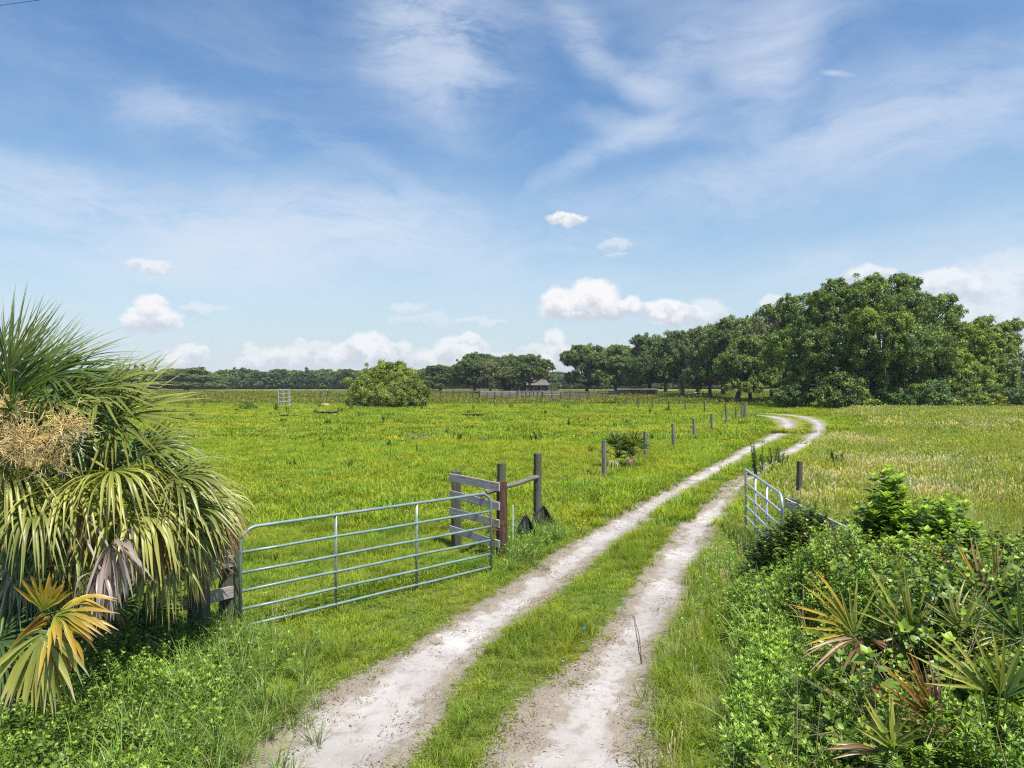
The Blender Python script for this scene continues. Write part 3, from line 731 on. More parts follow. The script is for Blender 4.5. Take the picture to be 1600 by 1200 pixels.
    scatter('leaf_litter', pts[m], rg.uniform(.6, 1.5, m.sum()), T_lit, label='dry leaf bits and dead grass on the edges of the wheel ruts', cat='litter', rng=rg, tilt=.05)
    m = (rd < 1.25) & (rg.uniform(size=len(x)) < .035 + .10 * (q > .6))
    scatter('dry_grass', pts[m], rg.uniform(.5, 1.3, m.sum()), T_dry, label='small dry yellowish grass tufts growing in the wheel ruts', cat='dry grass', rng=rg, tilt=.2)
build_grass()

# ------------------------------------------------------------------ timber and gates
def beam(name, p0, p1, prof, mat, root, **k): return local_beam(name, p0, p1, prof, mat, root, root.location, **k)
def metal_gate(A, B, zs, ups, mat, label, corner=.24, tr=.024, near_square=False, far_square=False):
    """tube gate: A, B ground points of the two ends, zs rail heights (first = top)"""
    A = np.array(A, float); B = np.array(B, float); root = thing('metal_gate', label, 'gate', (A[0], A[1], 0))
    L = np.linalg.norm(B - A); u = (B - A) / L; up = np.array([0, 0, 1.0]); off = np.array(root.location)
    P = lambda s, z: A + u * s + up * z - off
    mb = MB(); zt, zb = zs[0], zs[-1]; path = []
    def arc(s0, z0, a0, a1, r):
        for a in np.linspace(a0, a1, 8): path.append(P(s0 + r * math.cos(a), z0 + r * math.sin(a)))
    path.append(P(0, zb - .06))
    c0 = .03 if near_square else corner; c1 = .03 if far_square else corner
    arc(c0, zt - c0, PI, PI / 2, c0); arc(L - c1, zt - c1, PI / 2, 0, c1); path.append(P(L, zb - .06))
    tube(mb, path, tr, 12); link('frame_tube', mb.mesh('frame_tube', mat), root)
    for z in zs[1:]:
        mb = MB(); n = 9; pts = [P(s, z + .004 * math.sin(s * 3 + z * 9)) for s in np.linspace(0, L, n)]
        tube(mb, pts, tr * .86, 10); link('rail', mb.mesh('rail', mat), root)
    for f in ups:
        mb = MB(); tube(mb, [P(L * f, zb - .05), P(L * f, zt * .5), P(L * f, zt - .02)], tr * .95, prof=rect(1.75, .8, .15), n=8)
        link('upright', mb.mesh('upright', mat), root)
    return root, P, L
A1 = (-3.71, 9.70, 0); B1 = (-.383, 12.88, 0)
g1, GP, GL = metal_gate(A1, B1, [1.45, 1.12, .835, .59, .34, .10], [.317, .641], M_gate, 'long faded green tubular farm gate standing closed between two wooden posts')
# rusty chain round the latch end, hinge brackets at the other
def chain(name, path, mat, root, r=.018, w_=.0035):
    mb = MB(); path = np.asarray(path, float); K = len(path)
    for i in range(K - 1):
        c = (path[i] + path[i + 1]) / 2; d = nrm(path[i + 1] - path[i]); s = nrm(np.cross(d, [0.3, .5, 1.])); s2 = np.cross(d, s); q = s if i % 2 else s2
        a = np.linspace(0, 2 * PI, 9)
        tube(mb, c + np.outer(np.cos(a) * r * 1.2, d) + np.outer(np.sin(a) * r * .7, q), w_, 5, cap=False)
    return link(name, mb.mesh(name, mat), root)
ch = thing('latch_chain', 'rusty chain wrapped round the brown post and the end of the long gate', 'chain', (B1[0], B1[1], .78))
a = np.linspace(0, 2 * PI * 2.6, 58)
cc = np.stack([.085 + .155 * np.cos(a), .32 + .36 * np.sin(a) * .55, -.14 + .26 * a / a[-1] + .03 * np.sin(a * 1.7)], 1)
chain('chain_loop', cc, M_rust, ch, .02, .005)
dn = np.stack([np.full(12, .05) + .01 * np.sin(np.arange(12)), np.full(12, .0) - .02, np.linspace(0, -.36, 12)], 1); chain('hanging_end', dn, M_rust, ch, .02, .005)
# right gate
A2 = (4.87, 12.8, 0); B2 = (5.46, 16.6, 0)
g2, GP2, GL2 = metal_gate(A2, B2, [1.42, 1.11, .83, .58, .33, .10], [.36, .68], M_gate2, 'pale grey tubular gate swung open along the right edge of the track', far_square=True, tr=.026)

def post(root, x, y, z1, r, mat, name='post', lean=(0, 0), flat=None, z0=-.3):
    K = 6; zz = np.linspace(z0, z1, K)
    prof = circ(14) * (1 + .06 * np.sin(np.arange(14) * 2.4)[:, None]) if flat is None else rect(2, 2 * flat, .2)
    return beam(name, (x, y, z0), (x + lean[0], y + lean[1], z1), prof, mat, root, rad=np.linspace(r * 1.06, r * .97, 7), cuts=6, jit=.004)
# H-brace at the latch end of the long gate
br = thing('wooden_brace', 'grey board brace with tall wooden posts at the latch end of the long gate', 'fence brace', (-.2, 13.96, 0))
post(br, -1.17, 14.95, 1.585, .10, M_post, flat=1)
post(br, -.20, 14.02, 1.50, .105, M_postbrown)
post(br, -.215, 14.42, 1.81, .085, M_post)
post(br, .61, 17.0, 1.76, .095, M_post)
for (z0, z1, h) in [(1.455, 1.41, .165), (1.11, 1.03, .16), (.755, .69, .155), (.385, .29, .15)]:
    beam('board', (-1.30, 14.83, z0 + .02), (-.245, 13.865, z1), rect(.035, h, .004), M_board, br, cuts=8, jit=.003)
beam('brace_pole', (-.62, 13.75 + .2, 1.25), (.61, 16.93, 1.21), circ(10), M_postgrey, br, rad=.052, cuts=8, jit=.008)
# brace beside the palm
bl = thing('wooden_brace', 'mossy grey board brace half hidden behind palm fronds at the long gate', 'fence brace', (-4.05, 9.8, 0))
post(bl, -4.14, 9.40, 1.42, .118, M_post, flat=.9); post(bl, -3.96, 9.92, 1.55, .11, M_post, flat=.9)
beam('board', (-4.30, 9.25, .55), (-3.86, 9.84, .55), rect(.045, .16, .004), M_board_old, bl, cuts=6, jit=.003)
beam('board', (-4.27, 9.23, .97), (-3.87, 9.83, .98), rect(.045, .165, .004), M_board_old, bl, cuts=6, jit=.003)
beam('brace_pole', (-4.1, 9.55, .72), (-5.3, 10.2, .86), circ(8), M_post, bl, rad=.055)
lc = thing('gate_latch', 'bright metal chain hanging between the mossy board and its post', 'chain', (-4.0, 9.72, .84))
a = np.linspace(0, 4.2 * PI, 26); chain('chain_loop', np.stack([.05 * np.cos(a) - .02, -.12 + .04 * np.sin(a), .04 * np.sin(a * .5) - .002 * a], 1), M_steel, lc, .014, .004)
# brace right
b3 = thing('wooden_brace', 'grey board brace sunk in brambles at the hinge end of the open gate', 'fence brace', (4.95, 12.6, 0))
post(b3, 5.06, 12.74, 1.36, .11, M_post); post(b3, 5.06, 10.7, 1.25, .10, M_post)
for z0, z1 in [(1.29, 1.22), (.95, .9), (.66, .60), (.3, .26)]:
    beam('board', (4.90, 12.72, z0), (4.97, 10.55, z1), rect(.04, .17, .004), M_board, b3, cuts=7, jit=.003)
# lone post on the right
lp = thing('wooden_post', 'single grey wooden post standing in hay beyond the open gate', 'post', (7.85, 19.5, 0)); post(lp, 7.85, 19.5, 1.30, .08, M_post, lean=(.05, 0))
# black plastic sheeting scraps tied behind the brace
def sheet(name, label, c, w_, h, seed):
    rg = np.random.RandomState(seed); mb = MB(); nx, nz = 15, 10; t = np.linspace(0, 1, nx); V = []
    for k in range(nz):
        f = k / (nz - 1)
        for j in range(nx):
            pk = max(0, 1 - abs(t[j] - .55) * 1.75) ** .8; hh = h * (.12 + .88 * pk) * f
            V.append((w_ * (t[j] - .5), .10 * math.sin(t[j] * 8 + seed) * (1 - f * .4) + .05 * math.sin(f * 6 + t[j] * 5), hh))
    i = np.arange(nz - 1)[:, None] * nx; j = np.arange(nx - 1)[None]; Fq = np.stack([i + j, i + j + 1, i + nx + j + 1, i + nx + j], -1).reshape(-1, 4)
    mb.add(V, Fq); o = link(name, mb.mesh(name, M_black), None, c); md = o.modifiers.new('thick', 'SOLIDIFY'); md.thickness = .008
    return tag(o, label, 'plastic sheet')
sheet('plastic_sheet', 'torn black plastic sheet sagging in the weeds just right of the brown post', (.27, 15.3, .02), .45, .62, 1)
sheet('plastic_sheet', 'peaked black plastic sheet at the foot of the far post of the brace', (.68, 16.4, .02), .6, .62, 2)
sk = thing('marker_stake', 'thin pale stake beside the black plastic sheet', 'stake', (.02, 14.9, 0)); beam('stake', (.02, 14.9, -.1), (.02, 14.9, .88), rect(.035, .02, .003), M_white, sk)

# ------------------------------------------------------------------ wire fences
def wire(root, pts, z, sag=.03):
    mb = MB(); P = []
    for a, b in zip(pts[:-1], pts[1:]):
        for t in np.linspace(0, 1, 6)[:-1]: P.append((a[0] + (b[0] - a[0]) * t, a[1] + (b[1] - a[1]) * t, z - sag * 4 * t * (1 - t)))
    P.append((pts[-1][0], pts[-1][1], z)); P = np.array(P) - np.array(root.location)
    tube(mb, P, .004, 3); link('wire', mb.mesh('wire', M_wire), root)
def wire_fence(label, tab, r=.06, mat=None, zs=(1.15, .85, .55, .3), start=None):
    """tab: (px, top py, base py) of every post"""
    first = G(tab[0][0], tab[0][2]); root = thing('wire_fence', label, 'fence', first); pts = [] if start is None else [start]
    for k, row in enumerate(tab):
        px, ty, by = row[:3]; g = G(px, by); zt = CH - (ty - 600) / F * g[1]; rr = r if len(row) < 4 else row[3]
        post(root, g[0], g[1], zt, rr * (1 + .15 * math.sin(k * 3.1)), mat or M_postgrey, lean=(.04 * math.sin(k * 5.7), .02))
        pts.append((g[0], g[1]))
    for z in zs: wire(root, pts, z)
    return root
wire_fence('line of grey wooden posts with wire running beside the track', [(944, 688, 751), (1009, 674, 717), (1052.5, 662, 700), (1085, 654, 687), (1112.5, 646, 676), (1135.5, 641, 666), (1150, 638, 659), (1159, 633, 657, .09), (1164, 628, 654.5, .17)], r=.088, start=(.61, 17.0))
wire_fence('thin posts and wire crossing the pasture in front of the car and low shed', [(1133.5, 628, 646), (1101, 627, 648), (1071, 627, 643), (1045, 626, 641), (1019.5, 622, 639.5), (997, 621, 640), (978, 620, 634), (962, 619.5, 633), (946, 618, 632)], r=.085, mat=M_post, zs=(1.2, .8))
wire_fence('far line of thin posts across the olive pasture left of the round bush', [(160, 611, 619), (202, 611, 618.5), (222, 611, 618), (262, 611, 617.5), (296, 611, 617.5), (330, 610.5, 617), (352, 611, 617), (384, 611, 616.5), (415, 611, 617), (467, 613, 623), (482, 613, 622, .12), (492, 613, 622, .12), (501.5, 611, 623, .22), (513.5, 610.5, 623, .28), (526, 613, 622, .12), (532, 613.5, 622, .2), (540, 614, 621, .15), (548, 614, 621)], r=.10, mat=M_post, zs=(1.1, .7))

# ------------------------------------------------------------------ cattle pens
def pen(label, x0, x1, ty, by, npost, nrail, mat=None, back=None, pw=.13):
    mat = mat or M_rail; a = G(x0, by); b = G(x1, by if back is None else back); root = thing('pen_fence', label, 'pen fence', a)
    for k in range(npost):
        t = k / max(1, npost - 1); p = a + (b - a) * t; zt = CH - (ty - 600) / F * a[1]
        post(root, p[0], p[1], zt * (1 + .12 * math.sin(k * 2.3 + x0)), pw * (1 + .3 * math.sin(k * 4.1)), M_post)
    d = (b - a) / np.linalg.norm(b - a); off = np.array([d[1], -d[0], 0]) * (pw + .04)
    for r_ in range(nrail):
        z = (CH - (ty - 600) / F * a[1]) * (.95 - .82 * r_ / max(1, nrail - 1)) if nrail > 1 else 1.2
        beam('rail', a + off + np.array([0, 0, z + .03 * math.sin(r_ * 3)]), b + off + np.array([0, 0, z - .04 * math.sin(r_ * 2)]), rect(.06, .19, .01), mat, root)
    return root
pen('open two-rail pole pen at the left end of the corral', 688, 749, 610.5, 624, 7, 2, mat=M_postgrey)
pen('weathered five-rail corral panel in front of the house', 749.5, 808, 612, 626, 6, 5)
pen('shadowed corral gate panel with close posts in the middle of the pens', 809, 846, 611, 626, 7, 5)
pen('right hand corral panel of pale rails ending near the dark car', 848, 919, 611.5, 627.5, 6, 6)
pen('far corral rails behind the front panels', 749, 880, 611, 620.5, 9, 4, mat=M_board_old, back=620.0)
pen('short corral rails trailing off toward the car', 921, 950, 614, 624, 4, 3, back=622)
pen('distant grey rails under the oaks left of the house', 672, 786, 606.5, 613, 10, 3)

# ------------------------------------------------------------------ house, shed, car
M_roof = mat_plain('weathered_roof', (.15, .13, .12), .85, 0, .2, 1.2, .35, dirt=(.08, .065, .06))
M_wall = mat_plain('red_brown_siding', (.13, .075, .06), .9, 0, .2, 2, .3)
M_trim = mat_plain('pale_trim', (.40, .37, .34), .8, 0, .2, 4, .2)
M_glass = mat_plain('dark_window', (.03, .035, .045), .15, 0, .6, 4, .1)
M_carpaint = mat_plain('dark_car_paint', (.03, .032, .04), .3, .3, .5, 3, .1)
M_shed = mat_plain('grey_sheet_metal', (.14, .14, .135), .6, .3, .3, 1.5, .4, dirt=(.10, .05, .04))
M_rustred = mat_plain('rusty_red_sheet', (.13, .05, .04), .75, .2, .3, 1.5, .4)
def prism_roof(mb, x0, x1, y0, y1, z0, z1, over=.5, hip=1.2, th=.12):
    X0, X1, Y0, Y1 = x0 - over, x1 + over, y0 - over, y1 + over; ym = (y0 + y1) / 2
    for dz, flip in ((0, 0), (-th, 1)):
        V = [(X0, Y0, z0 + dz), (X1, Y0, z0 + dz), (X1, Y1, z0 + dz), (X0, Y1, z0 + dz), (X0 + hip, ym, z1 + dz), (X1 - hip, ym, z1 + dz)]
        b = mb.n; mb.add(V, [(0, 1, 5, 4), (2, 3, 4, 5)] if not flip else [(4, 5, 1, 0), (5, 4, 3, 2)])
        mb.F3.append(np.array([(1, 2, 5), (3, 0, 4)] if not flip else [(5, 2, 1), (4, 0, 3)]) + b)
    b = mb.n - 12
    mb.F4.append(np.array([(b, b + 6, b + 7, b + 1), (b + 1, b + 7, b + 8, b + 2), (b + 2, b + 8, b + 9, b + 3), (b + 3, b + 9, b + 6, b)]))
def house():
    D = 262.0; x0 = (788 - 800) / F * D; x1 = (857 - 800) / F * D; L = x1 - x0
    r = thing('farmhouse', 'low brown house with a weathered hipped roof and shaded porch under the oaks', 'house', (x0, D, 0))
    mb = MB(); box(mb, (0, 2.4, 0), (L, 9, 3.0)); link('wall', mb.mesh('wall', M_wall, False), r)
    mb = MB(); prism_roof(mb, 0, L, 0, 9, 3.05, 6.1, .6, 2.2); link('roof', mb.mesh('roof', M_roof, False), r)
    for k in range(7):
        mb = MB(); x = .15 + (L - .3) * k / 6; box(mb, (x - .09, .0, 0), (x + .09, .18, 2.93)); link('porch_post', mb.mesh('porch_post', M_trim, False), r)
    for x, w_, z0, z1 in [(2.2, 1.3, .9, 2.2), (5.2, 1.3, .9, 2.2), (11.0, 1.5, .9, 2.2), (13.8, 1.2, .9, 2.2)]:
        mb = MB(); box(mb, (x - .08, 2.34, z0 - .08), (x + w_ + .08, 2.397, z1 + .08)); f = link('window', mb.mesh('window', M_trim, False), r)
        mb = MB(); box(mb, (x, 2.30, z0), (x + w_, 2.338, z1)); link('pane', mb.mesh('pane', M_glass, False), f)
    mb = MB(); box(mb, (8.2, 2.33, 0), (9.2, 2.397, 2.1)); d_ = link('door', mb.mesh('door', M_trim, False), r)
    mb = MB(); box(mb, (9.03, 2.29, 1.0), (9.1, 2.328, 1.08)); link('handle', mb.mesh('handle', M_steel, False), d_)
    mb = MB(); box(mb, (L * .7, 4.2, 4.4), (L * .7 + .9, 5.0, 6.9)); link('chimney', mb.mesh('chimney', M_rustred, False), r)
house()
def shed():
    D = 205.0; x0 = (967 - 800) / F * D; x1 = (1027 - 800) / F * D; L = x1 - x0
    r = thing('low_shed', 'long low dark shed of grey and rusty sheets under the oaks, right of the car', 'shed', (x0, D, 0))
    mb = MB(); n = 60; xs = np.linspace(0, L, n)
    V = np.array([(x, .04 * (k % 2), z) for k, x in enumerate(xs) for z in (0, 1.75)]); i = np.arange(n - 1) * 2
    mb.add(V, np.stack([i, i + 2, i + 3, i + 1], 1)); box(mb, (0, .1, 0), (L, 3, 1.7)); link('wall', mb.mesh('wall', M_shed, False), r)
    for x, w_ in [(3.6, 1.3), (5.3, .8), (8.2, 1.7)]:
        mb = MB(); box(mb, (x, -.06, .1), (x + w_, -.01, 1.7)); link('rusty_panel', mb.mesh('rusty_panel', M_rustred, False), r)
    mb = MB(); V = [(-.3, -.5, 1.78), (L + .3, -.5, 1.78), (L + .3, 3.3, 2.05), (-.3, 3.3, 2.05), (-.3, -.5, 1.84), (L + .3, -.5, 1.84), (L + .3, 3.3, 2.11), (-.3, 3.3, 2.11)]
    mb.add(V, [(0, 3, 2, 1), (4, 5, 6, 7), (0, 1, 5, 4), (1, 2, 6, 5), (2, 3, 7, 6), (3, 0, 4, 7)]); link('roof', mb.mesh('roof', M_shed, False), r)
shed()
def car():
    D = 200.0; x0 = (943 - 800) / F * D; r = thing('parked_car', 'dark car parked in the shade beside the corral rails', 'car', (x0, D, 0)); S = 4.5
    prof = [(0, .35), (0, .75), (.12, .92), (1.1, 1.0), (1.75, 1.5), (3.4, 1.55), (4.25, 1.05), (4.45, .85), (4.5, .4)]
    mb = MB(); V = []; n = len(prof)
    for yk, sc_ in ((0, .97), (.15, 1), (1.6, 1), (1.75, .97)):
        for (x, z) in prof: V.append((2.25 + (x - 2.25) * sc_, yk if z < 1.1 else .875 + (yk - .875) * .82, .3 + (z - .3) * sc_))
    Fq = []
    for k in range(3):
        for j in range(n): Fq.append((k * n + j, k * n + (j + 1) % n, (k + 1) * n + (j + 1) % n, (k + 1) * n + j))
    mb.add(V, Fq); b = 0; mb.F3.append(np.array([(0, j + 1, j) for j in range(1, n - 1)] + [(3 * n, 3 * n + j, 3 * n + j + 1) for j in range(1, n - 1)]))
    link('body', mb.mesh('body', M_carpaint, False), r)
    for x in (.85, 3.6):
        for y in (.02, 1.73):
            mb = MB(); tube(mb, [(x, y - .1, .33), (x, y + .1, .33)], .33, 16); wh = link('wheel', mb.mesh('wheel', M_black, False), r)
            mb = MB(); tube(mb, [(x, y - .115, .33), (x, y - .105, .33)], .2, 12); link('hubcap', mb.mesh('hubcap', M_steel, False), wh)
    for xa, xb in ((1.75, 2.5), (2.6, 3.45)):
        mb = MB(); box(mb, (xa, .12, 1.08), (xb, .15, 1.42)); link('side_window', mb.mesh('side_window', M_glass, False), r)
    for y in (.25, 1.4): mb = MB(); box(mb, (-.02, y, .66), (.03, y + .25, .8)); link('headlight', mb.mesh('headlight', M_white, False), r)
car()
# pale fallen trunk under the oaks
ft = thing('fallen_tree', 'bare pale fallen tree trunk lying in the grass under the oaks', 'log', G(1068, 620))
g0 = G(1044, 620); g1_ = G(1093, 620)
mb = MB(); o_ = np.array(ft.location)
tube(mb, np.array([g0 + (0, 0, .3), g0 * .5 + g1_ * .5 + (0, 0, .55), g1_ + (0, 0, 1.25)]) - o_, [.30, .24, .10], 8); link('trunk', mb.mesh('trunk', M_trim), ft)
for k, (t, dx, dz) in enumerate([(.15, -2.0, .5), (.3, 1.2, .9), (.1, 1.8, .2)]):
    p = g0 + (g1_ - g0) * t - o_ + np.array([0, 0, .4]); mb = MB(); tube(mb, [p, p + (dx * .5, -.5, dz * .6), p + (dx, -1.0, dz)], [.14, .09, .03], 6); link('branch', mb.mesh('branch', M_trim), ft)

# ------------------------------------------------------------------ things standing in the left pasture
def rack():
    D = 101.0; x0 = (435.6 - 800) / F * D; x1 = (451.8 - 800) / F * D; W = x1 - x0; H = 2.72
    r = thing('white_rack', 'white openwork metal frame standing on end in the left pasture', 'rack', (x0, D, 0))
    for x in (0, W * .5, W):
        for y in (0, .35):
            mb = MB(); box(mb, (x - .045, y - .03, 0), (x + .045, y + .03, H)); link('upright', mb.mesh('upright', M_rack, False), r)
    for k in range(5):
        z = H - .05 - k * (H - .1) / 4.6
        mb = MB(); box(mb, (-.06, -.045, z - .06), (W + .06, .40, z + .02)); link('shelf', mb.mesh('shelf', M_rack, False), r)
rack()
def trough(label, px0, px1, ty, by, dep=.6, mat=None, bung=False):
    a = G(px0, by); b = G(px1, by); W = b[0] - a[0]; H = (by - ty) / F * a[1]; r = thing('water_trough', label, 'trough', a)
    mb = MB(); n = 28; t = np.arange(n) * 2 * PI / n; ca = np.sign(np.cos(t)) * np.abs(np.cos(t)) ** .35; sa = np.sign(np.sin(t)) * np.abs(np.sin(t)) ** .35
    rings = [(.9, 0), (1.0, H * .96), (1.03, H), (.97, H), (.86, H * .3)]
    V = np.concatenate([np.stack([W / 2 + ca * W / 2 * s, dep / 2 + sa * dep / 2 * s, np.full(n, z)], 1) for s, z in rings])
    i = np.arange(4)[:, None] * n; j = np.arange(n)[None]; j2 = (j + 1) % n
    mb.add(V, np.stack([i + j, i + j2, i + n + j2, i + n + j], -1).reshape(-1, 4)); mb.F3.append(np.array([(4 * n, 4 * n + k, 4 * n + k + 1) for k in range(1, n - 1)]))
    link('basin', mb.mesh('basin', mat or M_black, False), r)
    mb = MB(); tube(mb, np.stack([W / 2 + ca * W / 2 * 1.03, dep / 2 + sa * dep / 2 * 1.03, np.full(n, H)], 1)[list(range(n)) + [0]], .022, 6, cap=False); link('rim', mb.mesh('rim', mat or M_black), r)
    if bung:
        mb = MB(); box(mb, (W * .82, -.28, .0), (W * 1.0, -.02, .22)); link('float_box', mb.mesh('float_box', M_white, False), r)
    return r
trough('small black trough in front of the white rack, left of a pair', 437, 448.5, 648.5, 653)
trough('small black trough in front of the white rack, right of a pair', 452.5, 463, 649, 653)
trough('long black feed trough with a white block at its right end', 496, 527, 643.5, 649.5, bung=True)
trough('long black feed trough out alone right of the round bush', 722.5, 755, 647.5, 653.5)
trough('white plastic tub at the left foot of the round bush', 554, 564, 632, 636.5, mat=M_white)
def tyre():
    g = G(752.5, 690.5); r = thing('old_tyre', 'old black tyre with a pale rim lying flat in the pasture', 'tyre', g)
    mb = MB(); a = np.linspace(0, 2 * PI, 33)
    tube(mb, np.stack([.20 * np.cos(a), .20 * np.sin(a), np.full(33, .11)], 1), 1, prof=np.array([(.07, -.09), (.085, 0), (.07, .09), (-.05, .09), (-.065, .0), (-.05, -.09)]), cap=False); link('tread', mb.mesh('tread', M_black), r)
    mb = MB(); tube(mb, [(0, 0, .05), (0, 0, .13)], .14, 20); link('rim', mb.mesh('rim', M_white, False), r)
tyre()
def heap(name, label, cat, px, by, w_, h, c, seed, n=260, stick=(.1, .5), r=.018, spread_y=.5):
    rg = np.random.RandomState(seed); g = G(px, by); mb = MB()
    for k in range(n):
        x = rg.normal(0, w_ * .25); y = rg.normal(0, w_ * .25 * spread_y); z = abs(rg.normal(0, h * .45)) * math.exp(-(x / w_ * 2.5) ** 2); a = rg.uniform(0, 2 * PI); L = rg.uniform(*stick)
        d = np.array([math.cos(a), math.sin(a), rg.normal(0, .3)]) * L; p = np.array([x, y, z]); q = rg.uniform(.6, 1.4)
        tube(mb, [p - d / 2, p + rg.normal(0, .02, 3), p + d / 2], [r * 1.2, r, r * .5], 4, c=np.array(c) * q)
    return tag(link(name, mb.mesh(name, M_dry), None, g), label, cat)
heap('brush_pile', 'low grey pile of dead brush lying flat in the pasture', 'brush pile', 650, 686, 3.2, .22, (.22, .20, .18), 3, 420)
wr = MB()
def rock(name, label, px, by, r_, mat, seed):
    rg = np.random.RandomState(seed); me = bpy.data.meshes.new(name); import bmesh
    bm = bmesh.new(); bmesh.ops.create_icosphere(bm, subdivisions=3, radius=r_)
    for v in bm.verts:
        k = 1 + .25 * math.sin(v.co.x * 9 / r_ * .3 + seed) + .18 * math.sin(v.co.y * 4 / r_ + seed) + rg.normal(0, .03); v.co *= k; v.co.z *= .6
    bm.to_mesh(me); bm.free(); me.materials.append(mat); g = G(px, by)
    return tag(link(name, me, None, (g[0], g[1], r_ * .3)), label, 'rock')
rock('white_stone', 'small white stone showing in the grey brush pile', 634, 683.5, .14, M_white, 1)
rock('white_stone', 'pale stone in the weeds below the right side of the round bush', 645, 635, .42, M_white, 2)
M_dirt = mat_plain('orange_sand', (.36, .25, .16), .95, 0, .1, 2.5, .3)
def mound():
    g = G(507, 634); n = 28; mb = MB(); xs = np.linspace(-1, 1, n); gx, gy = np.meshgrid(xs, xs); rr = np.hypot(gx, gy)
    z = .48 * np.exp(-(rr * 1.7) ** 2) * (1 + .5 * (fbm(gx * 3 + 9, gy * 3 + 9, 3) - .5)) - .03
    i = np.arange(n - 1)[:, None] * n; j = np.arange(n - 1)[None]
    mb.add(np.stack([gx.ravel() * 1.7, gy.ravel() * 1.7, z.ravel()], 1), np.stack([i + j, i + j + 1, i + n + j + 1, i + n + j], -1).reshape(-1, 4))
    tag(link('sand_pile', mb.mesh('sand_pile', M_dirt), None, g), 'small mound of orange sand between the white rack and the bush', 'sand pile')
mound()
# strip of bare sandy ground out by the rack
mb = MB(); xs = np.linspace(400, 560, 90); V = []
for k, px in enumerate(xs):
    a = G(px, 635.5 + .9 * math.sin(k * .7)); b = G(px, 637.6 + .8 * math.sin(k * 1.1 + 1)); V += [(a[0], a[1], .05), (b[0], b[1], .05)]
V = np.array(V); i = np.arange(89) * 2; mb.add(V, np.stack([i, i + 1, i + 3, i + 2], 1)); tag(link('bare_path', mb.mesh('bare_path', mat_plain('tan_sand', (.36, .30, .19), .95, 0, .1, .6, .3))), kind='structure')
# stick lying in the right rut, blue scrap
st_ = MB(); p0 = P3(988, 956, 10.0); a0 = G(1003, 1032); a1 = G(990, 957)
tube(st_, [np.array([a0[0], a0[1], .0]) + (0, 0, gh1(a0[0], a0[1]) + .03), np.array([(a0[0] + a1[0]) / 2 + .02, (a0[1] + a1[1]) / 2, .0]), np.array([a1[0], a1[1], gh1(a1[0], a1[1]) + .03])], [.007, .006, .003], 5, c=(.10, .07, .05))
tag(link('fallen_stick', st_.mesh('fallen_stick', M_dry)), 'thin dark stick lying lengthwise in the right wheel rut', 'stick')
gB = G(911, 989); M_blue = mat_plain('blue_plastic', (.03, .11, .2), .4)
mb = MB(); tube(mb, [(0, 0, .06), (.02, .05, .075), (.035, .10, .07)], [.022, .024, .018], 8); tag(link('blue_scrap', mb.mesh('blue_scrap', M_blue), None, (gB[0], gB[1], gh1(gB[0], gB[1]))), 'tiny blue scrap of plastic in the grass between the ruts', 'litter')
# power line crossing the upper left corner
pw = MB(); a = P3(-420, 88, 26); b = P3(62, 0, 26); c_ = P3(700, -60, 26)
t = np.linspace(0, 1, 30)[:, None]; tube(pw, a * (1 - t) ** 2 + 2 * t * (1 - t) * (2 * b - .5 * a - .5 * c_) + c_ * t ** 2, .009, 5)
tag(link('overhead_wire', pw.mesh('overhead_wire', M_black)), 'thin overhead wire crossing the top left corner of the sky', 'wire')

